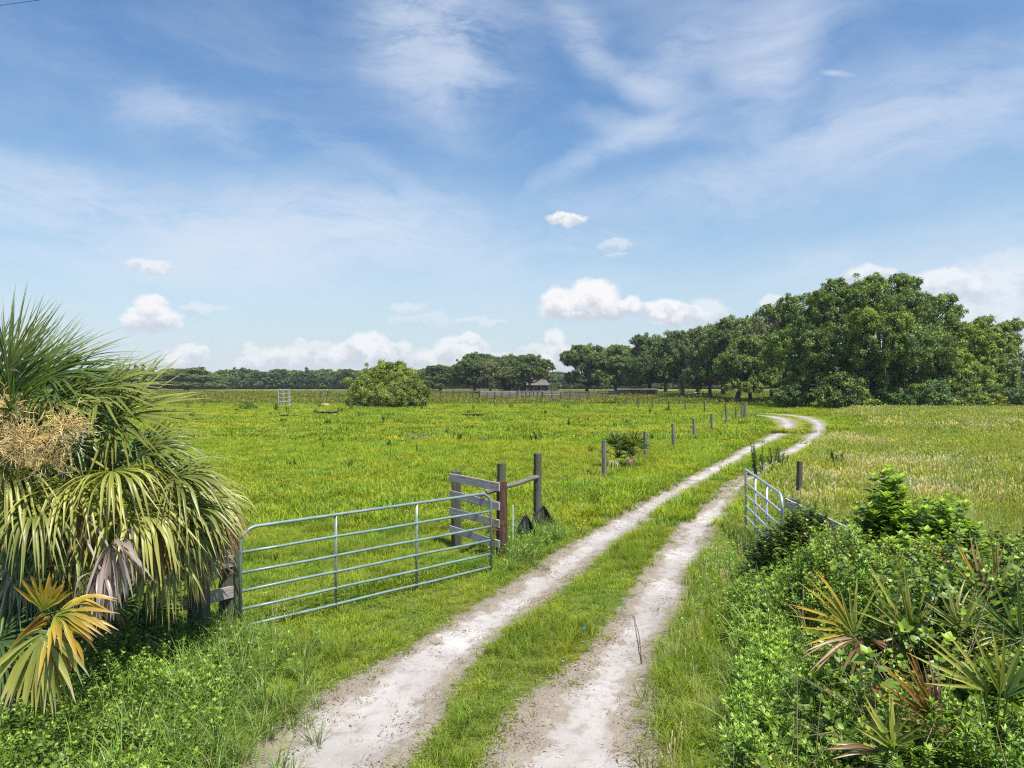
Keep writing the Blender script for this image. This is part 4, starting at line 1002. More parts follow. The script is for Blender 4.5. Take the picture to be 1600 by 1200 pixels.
# ------------------------------------------------------------------ trees
def crown(mb, rg, lobes, clump=.24, per=150, size=.3, dens=1.0, tint=(.055, .095, .022), tvar=.35, yel=0.0, low=-.45, gaps=.1, flat=.62):
    cl = []
    for lo in lobes:
        c = np.array(lo[:3]); rx, ry, rz = lo[3:6]; mean = (rx + ry + rz) / 3; yk = lo[6] if len(lo) > 6 else yel
        cr = max(.45, clump * mean ** .75 * 1.6); n = int(dens * 4.2 * ((rx * ry * rz) ** (2 / 3)) / (cr ** 2) * 1.15) + 3
        for k in range(n):
            zz = 1 - 2 * (k + .5) / n; ph = k * 2.39996 + rg.normal(0, .3); s_ = math.sqrt(max(0, 1 - zz * zz)); d = np.array([s_ * math.cos(ph), s_ * math.sin(ph), zz])
            if zz < low or rg.uniform() < gaps: continue
            q = rg.uniform(.70, 1.12) + (.28 if rg.uniform() < .13 else 0); cl.append((*(c + d * np.array([rx, ry, rz]) * q * .86), cr * rg.uniform(.65, 1.3), yk, *d))
    cl = np.array(cl); M = len(cl)
    rep = np.repeat(np.arange(M), np.maximum(12, (per * (cl[:, 3] / cl[:, 3].mean()) ** 1.6)).astype(int)); N = len(rep)
    d = nrm(rg.normal(size=(N, 3)) + np.array([0, 0, .35]) + cl[rep, 5:8] * .55); rad = rg.uniform(.1, 1.0, N) ** .45 * (1 + np.abs(rg.normal(0, .16, N)))
    wob = 1 + .4 * np.sin(d[:, 0] * 6 + cl[rep, 0] * 3) * np.sin(d[:, 1] * 5 + cl[rep, 1] * 3)
    p = cl[rep, :3] + d * (cl[rep, 3] * rad * wob)[:, None] * np.array([1, 1, flat])
    nn = nrm(d * .8 + rg.normal(0, .55, (N, 3)) + np.array([0, 0, .35])); t = nrm(np.cross(nn, rg.normal(size=(N, 3)))); b = np.cross(nn, t)
    L = size * rg.uniform(.55, 1.3, N)[:, None]; W = L * rg.uniform(.4, .7, N)[:, None]
    V = np.stack([p - t * L * .5, p + b * W * .5 - t * L * .05, p + t * L * .5 - nn * L * .15, p - b * W * .5 - t * L * .05], 1).reshape(-1, 3)
    Fq = np.arange(N * 4).reshape(-1, 4)
    cv = (1 + rg.normal(0, tvar * .7, M))[rep] * rg.uniform(.6, 1.45, N); yk = np.clip(cl[rep, 4] + (rg.normal(0, .2, M))[rep], 0, 1)[:, None]
    col = (np.array(tint)[None] * (1 - yk) + np.array([.28, .33, .03])[None] * yk) * np.clip(cv, .35, 2)[:, None]
    mb.add(V, Fq, np.repeat(col, 4, axis=0)); return cl
def limbs(mb, rg, base, h0, r0, lobes, cl, nsub=5, fork=3):
    base = np.array(base, float); top = base + np.array([rg.normal(0, .3), rg.normal(0, .3), h0])
    tube(mb, [base - (0, 0, .3), base + (0, 0, .25), base * .5 + top * .5 + rg.normal(0, .12, 3), top], [r0 * 1.7, r0 * 1.15, r0 * .95, r0 * .85], 10)
    for lo in lobes:
        c = np.array(lo[:3]); v = c - top; L = np.linalg.norm(v); k = 7; tt = np.linspace(0, 1, k)[:, None]; ctrl = top + v * .5 + np.array([v[0] * .15, v[1] * .15, -.06 * L]) + rg.normal(0, .08 * L, 3)
        path = top * (1 - tt) ** 2 + 2 * ctrl * tt * (1 - tt) + c * tt ** 2; rr = r0 * (.25 + .35 * min(1, lo[3] / 4)); tube(mb, path, np.linspace(rr, rr * .35, k), 7, cap=False)
        if len(cl):
            dd = np.linalg.norm(cl[:, :3] - c, axis=1); near = np.argsort(dd + rg.uniform(0, 2, len(cl)))[:nsub]
            for q in near:
                e = cl[q, :3]; s_ = path[rg.randint(3, k)]; m = (s_ + e) / 2 + rg.normal(0, .12, 3) * np.linalg.norm(e - s_); tube(mb, [s_, m, e], [rr * .35, rr * .22, rr * .08], 5, cap=False)
def moss(mb, rg, cl, n, c=(.16, .17, .13), L=(.6, 2.2)):
    low = cl[np.argsort(cl[:, 2] + rg.uniform(0, 4, len(cl)))[:max(8, int(len(cl) * .55))]]
    for k in range(n):
        q = low[rg.randint(len(low))]; p = q[:3] + rg.normal(0, .5, 3) * q[3] * np.array([1, 1, .3]); l = rg.uniform(*L); a = rg.uniform(0, PI); w_ = rg.uniform(.06, .16)
        s_ = np.array([math.cos(a), math.sin(a), 0]); K = 5; z = np.linspace(0, 1, K); cen = p - np.outer(z, [0, 0, l]) + np.outer(np.sin(z * 4 + a) * .05, s_); wv = w_ * (1 - z) ** .6 * (1 + .4 * np.sin(z * 14 + k))
        V = np.concatenate([cen - s_ * wv[:, None], cen + s_ * wv[:, None]]); i = np.arange(K - 1); mb.add(V, np.stack([i, i + K, i + K + 1, i + 1], 1), np.array(c) * rg.uniform(.7, 1.3))
def rand_lobes(rg, H, Rr, n=9, low=True):
    out = [(0, 0, H * .74, Rr * .55, Rr * .55, H * .22)]
    for k in range(7 if low else 0):
        a = k * .9 + rg.normal(0, .3); q = Rr * rg.uniform(.55, .8); s_ = Rr * rg.uniform(.22, .34); out.append((q * math.cos(a), q * math.sin(a), H * rg.uniform(.20, .36), s_, s_, s_ * .8))
    for k in range(n):
        a = k * 2 * PI / n + rg.normal(0, .25); q = Rr * rg.uniform(.45, .72); z = H * rg.uniform(.42, .74); s_ = Rr * rg.uniform(.28, .42); out.append((q * math.cos(a), q * math.sin(a), z, s_, s_, s_ * .75))
    for k in range(3): a = rg.uniform(0, 2 * PI); out.append((Rr * .35 * math.cos(a), Rr * .35 * math.sin(a), H * rg.uniform(.82, .9), Rr * .22, Rr * .22, H * .09))
    return out
def oak_meshes(seed, H, Rr, per, size, tint, ms=0, n=9, yel=0.0, h0=.2, lowl=True, **k):
    rg = np.random.RandomState(seed); lobes = rand_lobes(rg, H, Rr, n, lowl); mb = MB(); cl = crown(mb, rg, lobes, per=per, size=size, tint=tint, yel=yel, **k); cm = mb.mesh('crown', M_tree)
    mb = MB(); limbs(mb, rg, (0, 0, 0), H * h0, H * .032, lobes, cl); tm = mb.mesh('trunk', M_bark); mm = None
    if ms: mb = MB(); moss(mb, rg, cl, ms); mm = mb.mesh('hanging_moss', M_moss)
    return cm, tm, mm
DARK = (.105, .155, .045); MIDG = (.14, .195, .05); OLIVE = (.16, .185, .075)
KW = dict(clump=.17, flat=.8)
PROT = [oak_meshes(201, 18, 10.5, 70, .42, DARK, 420, **KW), oak_meshes(202, 19, 9.5, 70, .42, DARK, 700, gaps=.2, **KW), oak_meshes(203, 18, 10, 70, .40, MIDG, 0, 10, **KW), oak_meshes(204, 17, 11, 70, .42, OLIVE, 900, gaps=.2, **KW), oak_meshes(205, 18, 10.5, 70, .42, DARK, 600, lowl=False, gaps=.2, h0=.28, **KW), oak_meshes(206, 17, 10, 70, .42, OLIVE, 500, 8, lowl=False, gaps=.25, h0=.25, **KW)]
def place_oak(label, v, px, D, H, W, rz, group=None, name='oak_tree'):
    """H, W: wanted height and crown width (m)"""
    cm, tm, mm = PROT[v]; hz = [18, 19, 18, 17, 18, 17][v]; wr_ = [10.5, 9.5, 10, 11, 10.5, 10][v] * 2 * .98
    r = thing(name, label, 'tree', ((px - 800) / F * D, D, 0), group); r.scale = (W / wr_, W / wr_, H / hz * .98); r.rotation_euler = (0, 0, rz)
    link('trunk', tm, r); link('crown', cm, r)
    if mm: tag(link('hanging_moss', mm, r), kind='stuff')
    return r
def topz(py, D): return CH + (600 - py) / F * D
def W_(px, D): return px / F * D
grp = 'oaks around the house and along the pens'
for (lab, v, px, ty, D, wpx, rz) in [
    ('isolated broad oak on the far left edge of the pasture, crown nearly touching the ground', 2, 291, 574.5, 400, 96, .3),
    ('dark oak standing left of the house with a tall rounded crown', 0, 742, 549, 250, 66, 1.0),
    ('wide oak whose branches hang over the left of the house roof', 3, 787, 553, 235, 62, 2.1),
    ('mossy oak in front of the right half of the house roof', 4, 829, 550, 232, 58, 3.0),
    ('dark oak squeezed between the rounded oak and the wide oak by the house', 0, 766, 553, 262, 50, 3.9),
    ('small shadowed oak left of the pens, beside the round bush', 0, 688, 569, 300, 62, 4.0),
    ('leftmost oak of the group behind the dark car', 1, 918, 534, 235, 66, .5),
    ('rounded oak standing right behind the dark car', 2, 962, 536, 228, 66, 1.7),
    ('oak with a pointed top behind the low shed', 0, 1014, 519, 215, 72, 2.6),
    ('oak with a visible leaning trunk behind the pale fallen trunk', 4, 1066, 512, 190, 84, 5.0),
    ('mossy oak between the leaning trunk oak and the big oak mass', 3, 1110, 506, 170, 82, 3.9),
    ('tall greyish oak with hanging moss rising behind the track bend', 1, 1152, 488, 150, 92, 4.4),
    ('oak filling in behind the low shed, between its pointed neighbour and the leaning trunk oak', 2, 1040, 524, 260, 70, .9),
    ('far oak seen between the two oaks behind the dark car', 0, 985, 540, 290, 60, 3.3),
    ('shaded oak behind the mossy oak left of the big mass', 2, 1090, 516, 215, 72, 2.2),
    ('light green oak low in front of the tall greyish oak', 2, 1172, 520, 122, 78, 5.2),
    ('broad shaded oak behind the tall greyish oak', 0, 1130, 500, 200, 84, .2),
    ('dark tall oak directly left of the biggest oak', 3, 1205, 474, 132, 100, 1.1)]:
    place_oak(lab, v, px, D, topz(ty, D), W_(wpx, D) * 1.3, rz, grp)
# big oak mass on the right: lobes traced in the picture, each given its own depth
def lobe(px, py, rx, ry, D, y=0.0, rd=None):
    c = P3(px, py, D); k = D / F; return (c[0], c[1], c[2], rx * k, (rd or rx) * k, ry * k, y)
def traced_tree(name, label, base_px, D, lobes, seed, per, size, tint, h0, r0, cat='tree', clump=.24, nsub=6, low=-.6, gaps=.1, ms=0, dens=1.0, flat=.62):
    rg = np.random.RandomState(seed); b = np.array([(base_px - 800) / F * D, D, 0.0]); r = thing(name, label, cat, b)
    L = [(l[0] - b[0], l[1] - b[1], l[2], *l[3:]) for l in lobes]; mb = MB(); cl = crown(mb, rg, L, per=per, size=size, tint=tint, clump=clump, low=low, gaps=gaps, dens=dens, flat=flat); link('crown', mb.mesh('crown', M_tree), r)
    mb = MB(); limbs(mb, rg, (0, 0, 0), h0, r0, L, cl, nsub); link('trunk' if cat == 'tree' else 'stems', mb.mesh('trunk', M_bark), r)
    if ms: mb = MB(); moss(mb, rg, cl, ms); tag(link('hanging_moss', mb.mesh('hanging_moss', M_moss), r), kind='stuff')
    return r
traced_tree('oak_tree', 'biggest oak, a huge dark spreading crown right of the track bend', 1375, 104, [
    lobe(1262, 505, 44, 44, 106), lobe(1310, 490, 46, 44, 103, .12), lobe(1352, 478, 44, 42, 100, .25), lobe(1400, 488, 46, 44, 102), lobe(1447, 500, 44, 38, 104), lobe(1240, 550, 44, 42, 101),
    lobe(1300, 545, 52, 48, 97), lobe(1372, 545, 60, 52, 95), lobe(1440, 555, 52, 46, 97, .15), lobe(1480, 530, 40, 36, 103, .2), lobe(1270, 595, 42, 34, 98), lobe(1345, 600, 50, 34, 98), lobe(1430, 605, 50, 32, 98),
    lobe(1404, 440, 15, 12, 102), lobe(1424, 447, 12, 12, 102), lobe(1366, 443, 15, 12, 101), lobe(1306, 450, 17, 12, 103), lobe(1478, 468, 14, 9, 104), lobe(1228, 478, 14, 14, 106), lobe(1200, 488, 12, 12, 106), lobe(1497, 488, 10, 9, 104),
    lobe(1350, 500, 22, 18, 92, .55), lobe(1405, 505, 20, 18, 92, .5), lobe(1280, 468, 20, 12, 97, .35)], 301, 115, .27, (.14, .205, .05), 4.5, .95, clump=.12, nsub=14, flat=.9, gaps=.2, ms=160)
traced_tree('oak_tree', 'yellow-green leaning tree at the right shoulder of the biggest oak', 1520, 101, [
    lobe(1512, 535, 36, 30, 101, .65), lobe(1480, 570, 36, 32, 99, .45), lobe(1530, 560, 34, 32, 101, .35), lobe(1510, 600, 44, 34, 98, .2), lobe(1555, 590, 34, 34, 99, .05), lobe(1535, 507, 13, 12, 103), lobe(1548, 520, 12, 12, 103, .0), lobe(1586, 510, 10, 8, 104), lobe(1568, 515, 12, 9, 104), lobe(1575, 535, 16, 14, 103), lobe(1560, 545, 26, 24, 102)], 302, 115, .27, (.18, .24, .055), 4, .6, clump=.12, flat=.85, gaps=.15)
traced_tree('oak_tree', 'dark rounded tree at the right edge behind the leaning yellow-green one', 1606, 112, [lobe(1600, 590, 36, 40, 112), lobe(1645, 575, 44, 46, 112), lobe(1620, 620, 50, 26, 110), lobe(1580, 618, 34, 22, 110)], 303, 90, .36, DARK, 3, .5)
traced_tree('round_bush', 'large round yellow-green bush standing alone in the left pasture', 608, 108, [
    lobe(605, 602, 52, 30, 108, .45), lobe(580, 612, 34, 22, 105, .4), lobe(635, 612, 34, 22, 105, .3), lobe(612, 588, 34, 20, 108, .5), lobe(652, 622, 16, 13, 104, .1), lobe(560, 620, 14, 14, 106, .45), lobe(605, 620, 50, 14, 103, .25), lobe(622, 572, 10, 5, 108, .6), lobe(600, 575, 10, 5, 108, .5), lobe(590, 582, 12, 7, 106, .6), lobe(640, 584, 10, 6, 107, .5), lobe(570, 594, 10, 6, 104, .5), lobe(549, 626, 8, 7, 105, .3), lobe(664, 612, 7, 6, 104, .2)],
    304, 130, .22, (.16, .20, .045), .8, .25, cat='bush', clump=.12, low=-.9, gaps=.12, flat=.9)
for k, (lab, lb, D, tn) in enumerate([
    ('grey-green shrub at the foot of the biggest oak, right of the track bend', [(1312, 606, 26, 22, .1), (1300, 622, 24, 16, .1), (1325, 622, 24, 16, .05)], 93, (.15, .21, .06)),
    ('dark shrub overhanging the track bend', [(1238, 614, 24, 16, 0), (1228, 622, 20, 12, 0), (1252, 622, 16, 12, .1)], 97, (.11, .17, .05)),
    ('light green shrub low at the foot of the oaks, left of centre', [(1350, 630, 20, 12, .6), (1368, 632, 16, 9, .4)], 93, (.10, .16, .03)),
    ('deep green shrub at the foot of the biggest oak trunk', [(1398, 624, 24, 18, .1), (1420, 630, 20, 12, .1)], 94, (.10, .18, .05)),
    ('broad shrub with tangled stems under the right half of the biggest oak', [(1450, 618, 28, 22, .05), (1475, 628, 20, 14, .1), (1432, 632, 16, 10, .3)], 93, (.11, .18, .055)),
    ('pale yellow-green shrub under the leaning tree', [(1545, 628, 22, 12, .7), (1520, 630, 20, 12, .3)], 93, (.09, .14, .03)),
    ('dark shrub at the far right foot of the oaks', [(1578, 624, 26, 20, 0), (1600, 628, 22, 16, 0)], 94, (.10, .16, .05)),
    ('rounded shrub between the tangled and the pale yellow shrubs', [(1500, 616, 24, 22, .1), (1496, 632, 24, 12, .1)], 95, (.11, .17, .05))]):
    traced_tree('shrub', lab, lb[0][0], D, [lobe(a, b, c, d, D, y) for a, b, c, d, y in lb], 310 + k, 110, .26, tn, .6, .12, cat='shrub', clump=.22, low=-.95, gaps=.04)
for k, (lab, px, by, D, s_) in enumerate([('small dark bush left of the white rack', 387, 642, 0, 1.0), ('tiny low bush in the left pasture beside the palm', 228, 641, 0, .5), ('small bright bush at the right corner of the house', 860, 612.5, 0, 3.4)]):
    g = G(px, by); traced_tree('small_bush', lab, px, g[1], [(g[0], g[1], .5 * s_, .9 * s_, .8 * s_, .55 * s_, .3 if k == 2 else 0), (g[0] + .5 * s_, g[1], .35 * s_, .5 * s_, .5 * s_, .4 * s_, 0)], 330 + k, 60, .14 * s_ ** .7, (.05, .09, .025), .2, .06, cat='bush', clump=.3, low=-.9)
# far treeline: one mass
def treeline():
    tm = []
    for k in range(4):
        rg = np.random.RandomState(400 + k); H = 12.5; lob = rand_lobes(rg, H, 8.5, 7); mb = MB(); cl = crown(mb, rg, lob + [(0, 0, 3.5, 8, 8, 3.2)], per=34, size=.95, tint=[DARK, (.06, .095, .03), MIDG, (.05, .08, .03)][k], gaps=.06, low=-.9); limbs(mb, rg, (0, 0, 0), 2.2, .4, lob[:4], cl, 1)
        tm.append(template('far_tree', mb, M_tree))
    rg = np.random.RandomState(5); P = []; S = []
    for row, (D0, n) in enumerate([(455, 95), (475, 85), (500, 80), (530, 70)]):
        for k in range(n):
            az = R(-42) + R(84) * (k + rg.uniform(-.3, .3)) / n; D = D0 + rg.uniform(-8, 8); x = math.tan(az) * D; P.append((x, D, 0)); h = rg.uniform(.72, 1.08) * (1 + .04 * row) * (1.0 if x < 0 else .82)
            if rg.uniform() < .06: h *= 1.25
            S.append((h * rg.uniform(.9, 1.3), h * rg.uniform(.9, 1.3), h))
    scatter('far_treeline', np.array(P), np.array(S), tm, label='continuous dark belt of trees along the far side of the pasture', cat='treeline', rng=rg, tilt=.0)
treeline()
rgp = np.random.RandomState(77)
for k, (px, ty, D) in enumerate([(213, 571.5, 455), (224, 570, 460), (241, 576, 462), (478, 576, 470), (366, 576, 466)]):
    H = topz(ty, D); r = thing('pine_tree', ['slim pine poking above the far treeline just right of the palm', 'tallest slim pine above the far treeline beside the palm', 'short pine top right of the two slim pines', 'lone pine top above the far treeline right of the white rack', 'pine top above the treeline between the broad oak and the rack'][k], 'tree', ((px - 800) / F * D, D, 0))
    mb = MB(); lb = [(rgp.normal(0, .9), rgp.normal(0, .9), H * (.72 + .09 * q), 1.5 - .25 * q, 1.5 - .25 * q, .9) for q in range(4)]; cl = crown(mb, rgp, lb, per=30, size=.7, tint=(.05, .08, .03), gaps=.15); link('crown', mb.mesh('crown', M_tree), r)
    mb = MB(); tube(mb, [(0, 0, -.2), (.2, 0, H * .5), (0, 0, H * .97)], [.28, .2, .08], 7); link('trunk', mb.mesh('trunk', M_bark), r)

# ------------------------------------------------------------------ tall weeds in the fields (dog-fennel like)
WE = []
for k in range(4):
    rg = np.random.RandomState(500 + k); mb = MB(); herb_feather(mb, rg, 1.0, (.16, .24, .04), (.08, .13, .03), 7, .16); WE.append(mb.mesh('feathery_stems', M_leaf))
wl = [('tall feathery weed growing between the ruts behind the open gate', 1183, 741, 690, 1.0), ('bushy feathery weed just right of the tall one behind the open gate', 1215, 742, 696, 1.5), ('rounded feathery weed in the hay right of the lone post', 1306, 745, 700, 1.5),
      ('dark thin weed clump near the long grass in mid pasture', 652, 712, 690, .5), ('weed clump far out in front of the right corral panel', 889, 668, 651, 1.0), ('weed clump right of the far wire fence posts', 1015, 648, 633, .8), ('weed beside the thin crossing fence', 1045, 644, 632, .9),
      ('feathery weed at the left foot of the white rack', 431, 643, 627, 1.3), ('feathery weed behind the two small troughs', 447, 645, 634, 1.0), ('weed clump at the left edge of the round bush', 549, 641, 628, 1.2), ('weed at the right foot of the round bush', 648, 642, 631, 1.1), ('weed standing right of the round bush in the open', 659, 642, 630, 1.0),
      ('upright weed out in the right hay field, nearer the oaks', 1487, 690, 674, .8), ('weed clump far right in the hay below the oaks', 1526, 672, 662, 1.2), ('dark weed in the hay below the pale yellow shrub', 1449, 672, 664, 1.2), ('low weed at the oaks edge right of the deep green shrub', 1505, 652, 641, 1.6),
      ('weed clump left of the small dark bush', 258, 646, 636, 1.0), ('weed row plant behind the small dark bush, nearest to it', 380, 632, 626, 1.3), ('weed row plant left of the small dark bush', 348, 631, 626, 1.3), ('weed in front of the left corral panel', 740, 643, 632, 1.0), ('weed in the flowers left of the fence palmetto', 505, 702, 688, .7)]
for k, (lab, px, by, ty, wd) in enumerate(wl):
    g = G(px, by); h = (by - ty) / F * g[1]; r = thing('tall_weed', lab, 'weed', g, 'feathery tall weeds standing in the pastures'); o = link('feathery_stems', WE[k % 4], r); o.scale = (h * wd, h * wd, h); o.rotation_euler = (0, 0, k * 1.3)

# ------------------------------------------------------------------ palms
GRN = ((.06, .11, .02), (.13, .20, .045)); YGR = ((.20, .24, .04), (.46, .43, .11)); OLV = ((.12, .16, .03), (.30, .31, .08))
YEL = ((.22, .26, .03), (.62, .34, .05)); TAN = ((.20, .13, .06), (.42, .30, .15)); GRY = ((.26, .19, .17), (.52, .43, .41)); BRN = ((.13, .065, .03), (.30, .17, .085)); PALE = ((.30, .32, .09), (.48, .46, .18))
def fan(mb, rg, hub, out, n, Rr, spread=140, nseg=40, droop=.5, cols=GRN, wmax=.034, split=.40, costa=.22, jit=.10, tipc=None, fold=.45, K=9, twist=0.0, keep=1.0, kp=.52):
    hub = np.array(hub, float); u = nrm(out); n = nrm(np.array(n, float) - u * (np.array(n) @ u)); v = np.cross(n, u); cb, ct = np.array(cols[0]), np.array(cols[1]); da = R(2 * spread) / nseg
    for i in range(nseg):
        if rg.uniform() > keep: continue
        f = -1 + 2 * (i + .5) / nseg; a = R(spread) * f + rg.normal(0, jit * .35); d = math.cos(a) * u + math.sin(a) * v + n * rg.normal(0, jit)
        lift = n * (.22 * abs(math.sin(a)) - .05); d = nrm(d + lift); b = hub + u * costa * Rr * max(0, math.cos(a * .6)) - n * (.10 * Rr * costa)
        L = Rr * (.70 + .30 * math.cos(a * .55)) * rg.uniform(.86, 1.06); pts = [b]; dc = d.copy(); ds = L / K; dr = droop * rg.uniform(.55, 1.7); kq = kp + rg.normal(0, .13)
        for k in range(K):
            t = (k + 1) / K; dc = nrm(dc + np.array([0, 0, -1]) * dr * (1.0 / K) * (.5 + 2.6 * math.exp(-((t - kq) / .13) ** 2) * 1.4) + rg.normal(0, jit * .25, 3)); pts.append(pts[-1] + dc * ds)
        pts = np.array(pts); tt = np.linspace(0, 1, K + 1); tan = nrm(np.gradient(pts, axis=0)); sd_ = nrm(np.cross(np.broadcast_to(n, tan.shape), tan)); nn = np.cross(tan, sd_)
        tw = twist * rg.normal() * tt[:, None]; sd_ = nrm(sd_ * np.cos(tw) + nn * np.sin(tw)); nn = np.cross(tan, sd_)
        wv = np.where(tt < split, np.minimum(L * (tt + .02) * math.tan(da / 2) * 1.05 + .004, wmax * .5), wmax * .5 * np.clip(1 - (np.maximum(tt - split, 0) / (1 - split)) ** 1.35, .03, 1)) * rg.uniform(.85, 1.1)
        wv = np.minimum(wv, wmax * .5); g = tt[:, None] ** 1.1; q = rg.uniform(.78, 1.25); c = (cb * (1 - g) + ct * g) * q
        if tipc is not None: e = np.clip((tt - .72) / .25, 0, 1)[:, None] * (rg.uniform() < .8); c = c * (1 - e) + np.array(tipc) * e
        V = np.concatenate([pts - sd_ * wv[:, None], pts - nn * (wv * fold)[:, None], pts + sd_ * wv[:, None]]); m = K + 1; j = np.arange(K)
        mb.add(V, np.concatenate([np.stack([j, j + m, j + m + 1, j + 1], 1), np.stack([j + m, j + 2 * m, j + 2 * m + 1, j + m + 1], 1)]), np.concatenate([c, c * .9, c]))
def frond(root, rg, hub, out, n, Rr, heart, cols=GRN, pet=(.16, .19, .05), pr=.018, name='frond', **k):
    mb = MB(); off = np.array(root.location); hub = np.array(hub) - off; heart = np.array(heart) - off
    fan(mb, rg, hub, out, n, Rr, cols=cols, **k); mid = (hub + heart) / 2 + np.array([0, 0, .12 * np.linalg.norm(hub - heart)]); t = np.linspace(0, 1, 7)[:, None]
    path = heart * (1 - t) ** 2 + 2 * mid * t * (1 - t) + (hub + nrm(out) * Rr * .1) * t ** 2; tube(mb, path, np.linspace(pr * 1.5, pr * .7, 7), 6, c=np.array(pet), cap=False)
    return link(name, mb.mesh(name, M_palm), root)
def screen_dir(ax, up, dep): return nrm(np.array([ax, dep, up]))
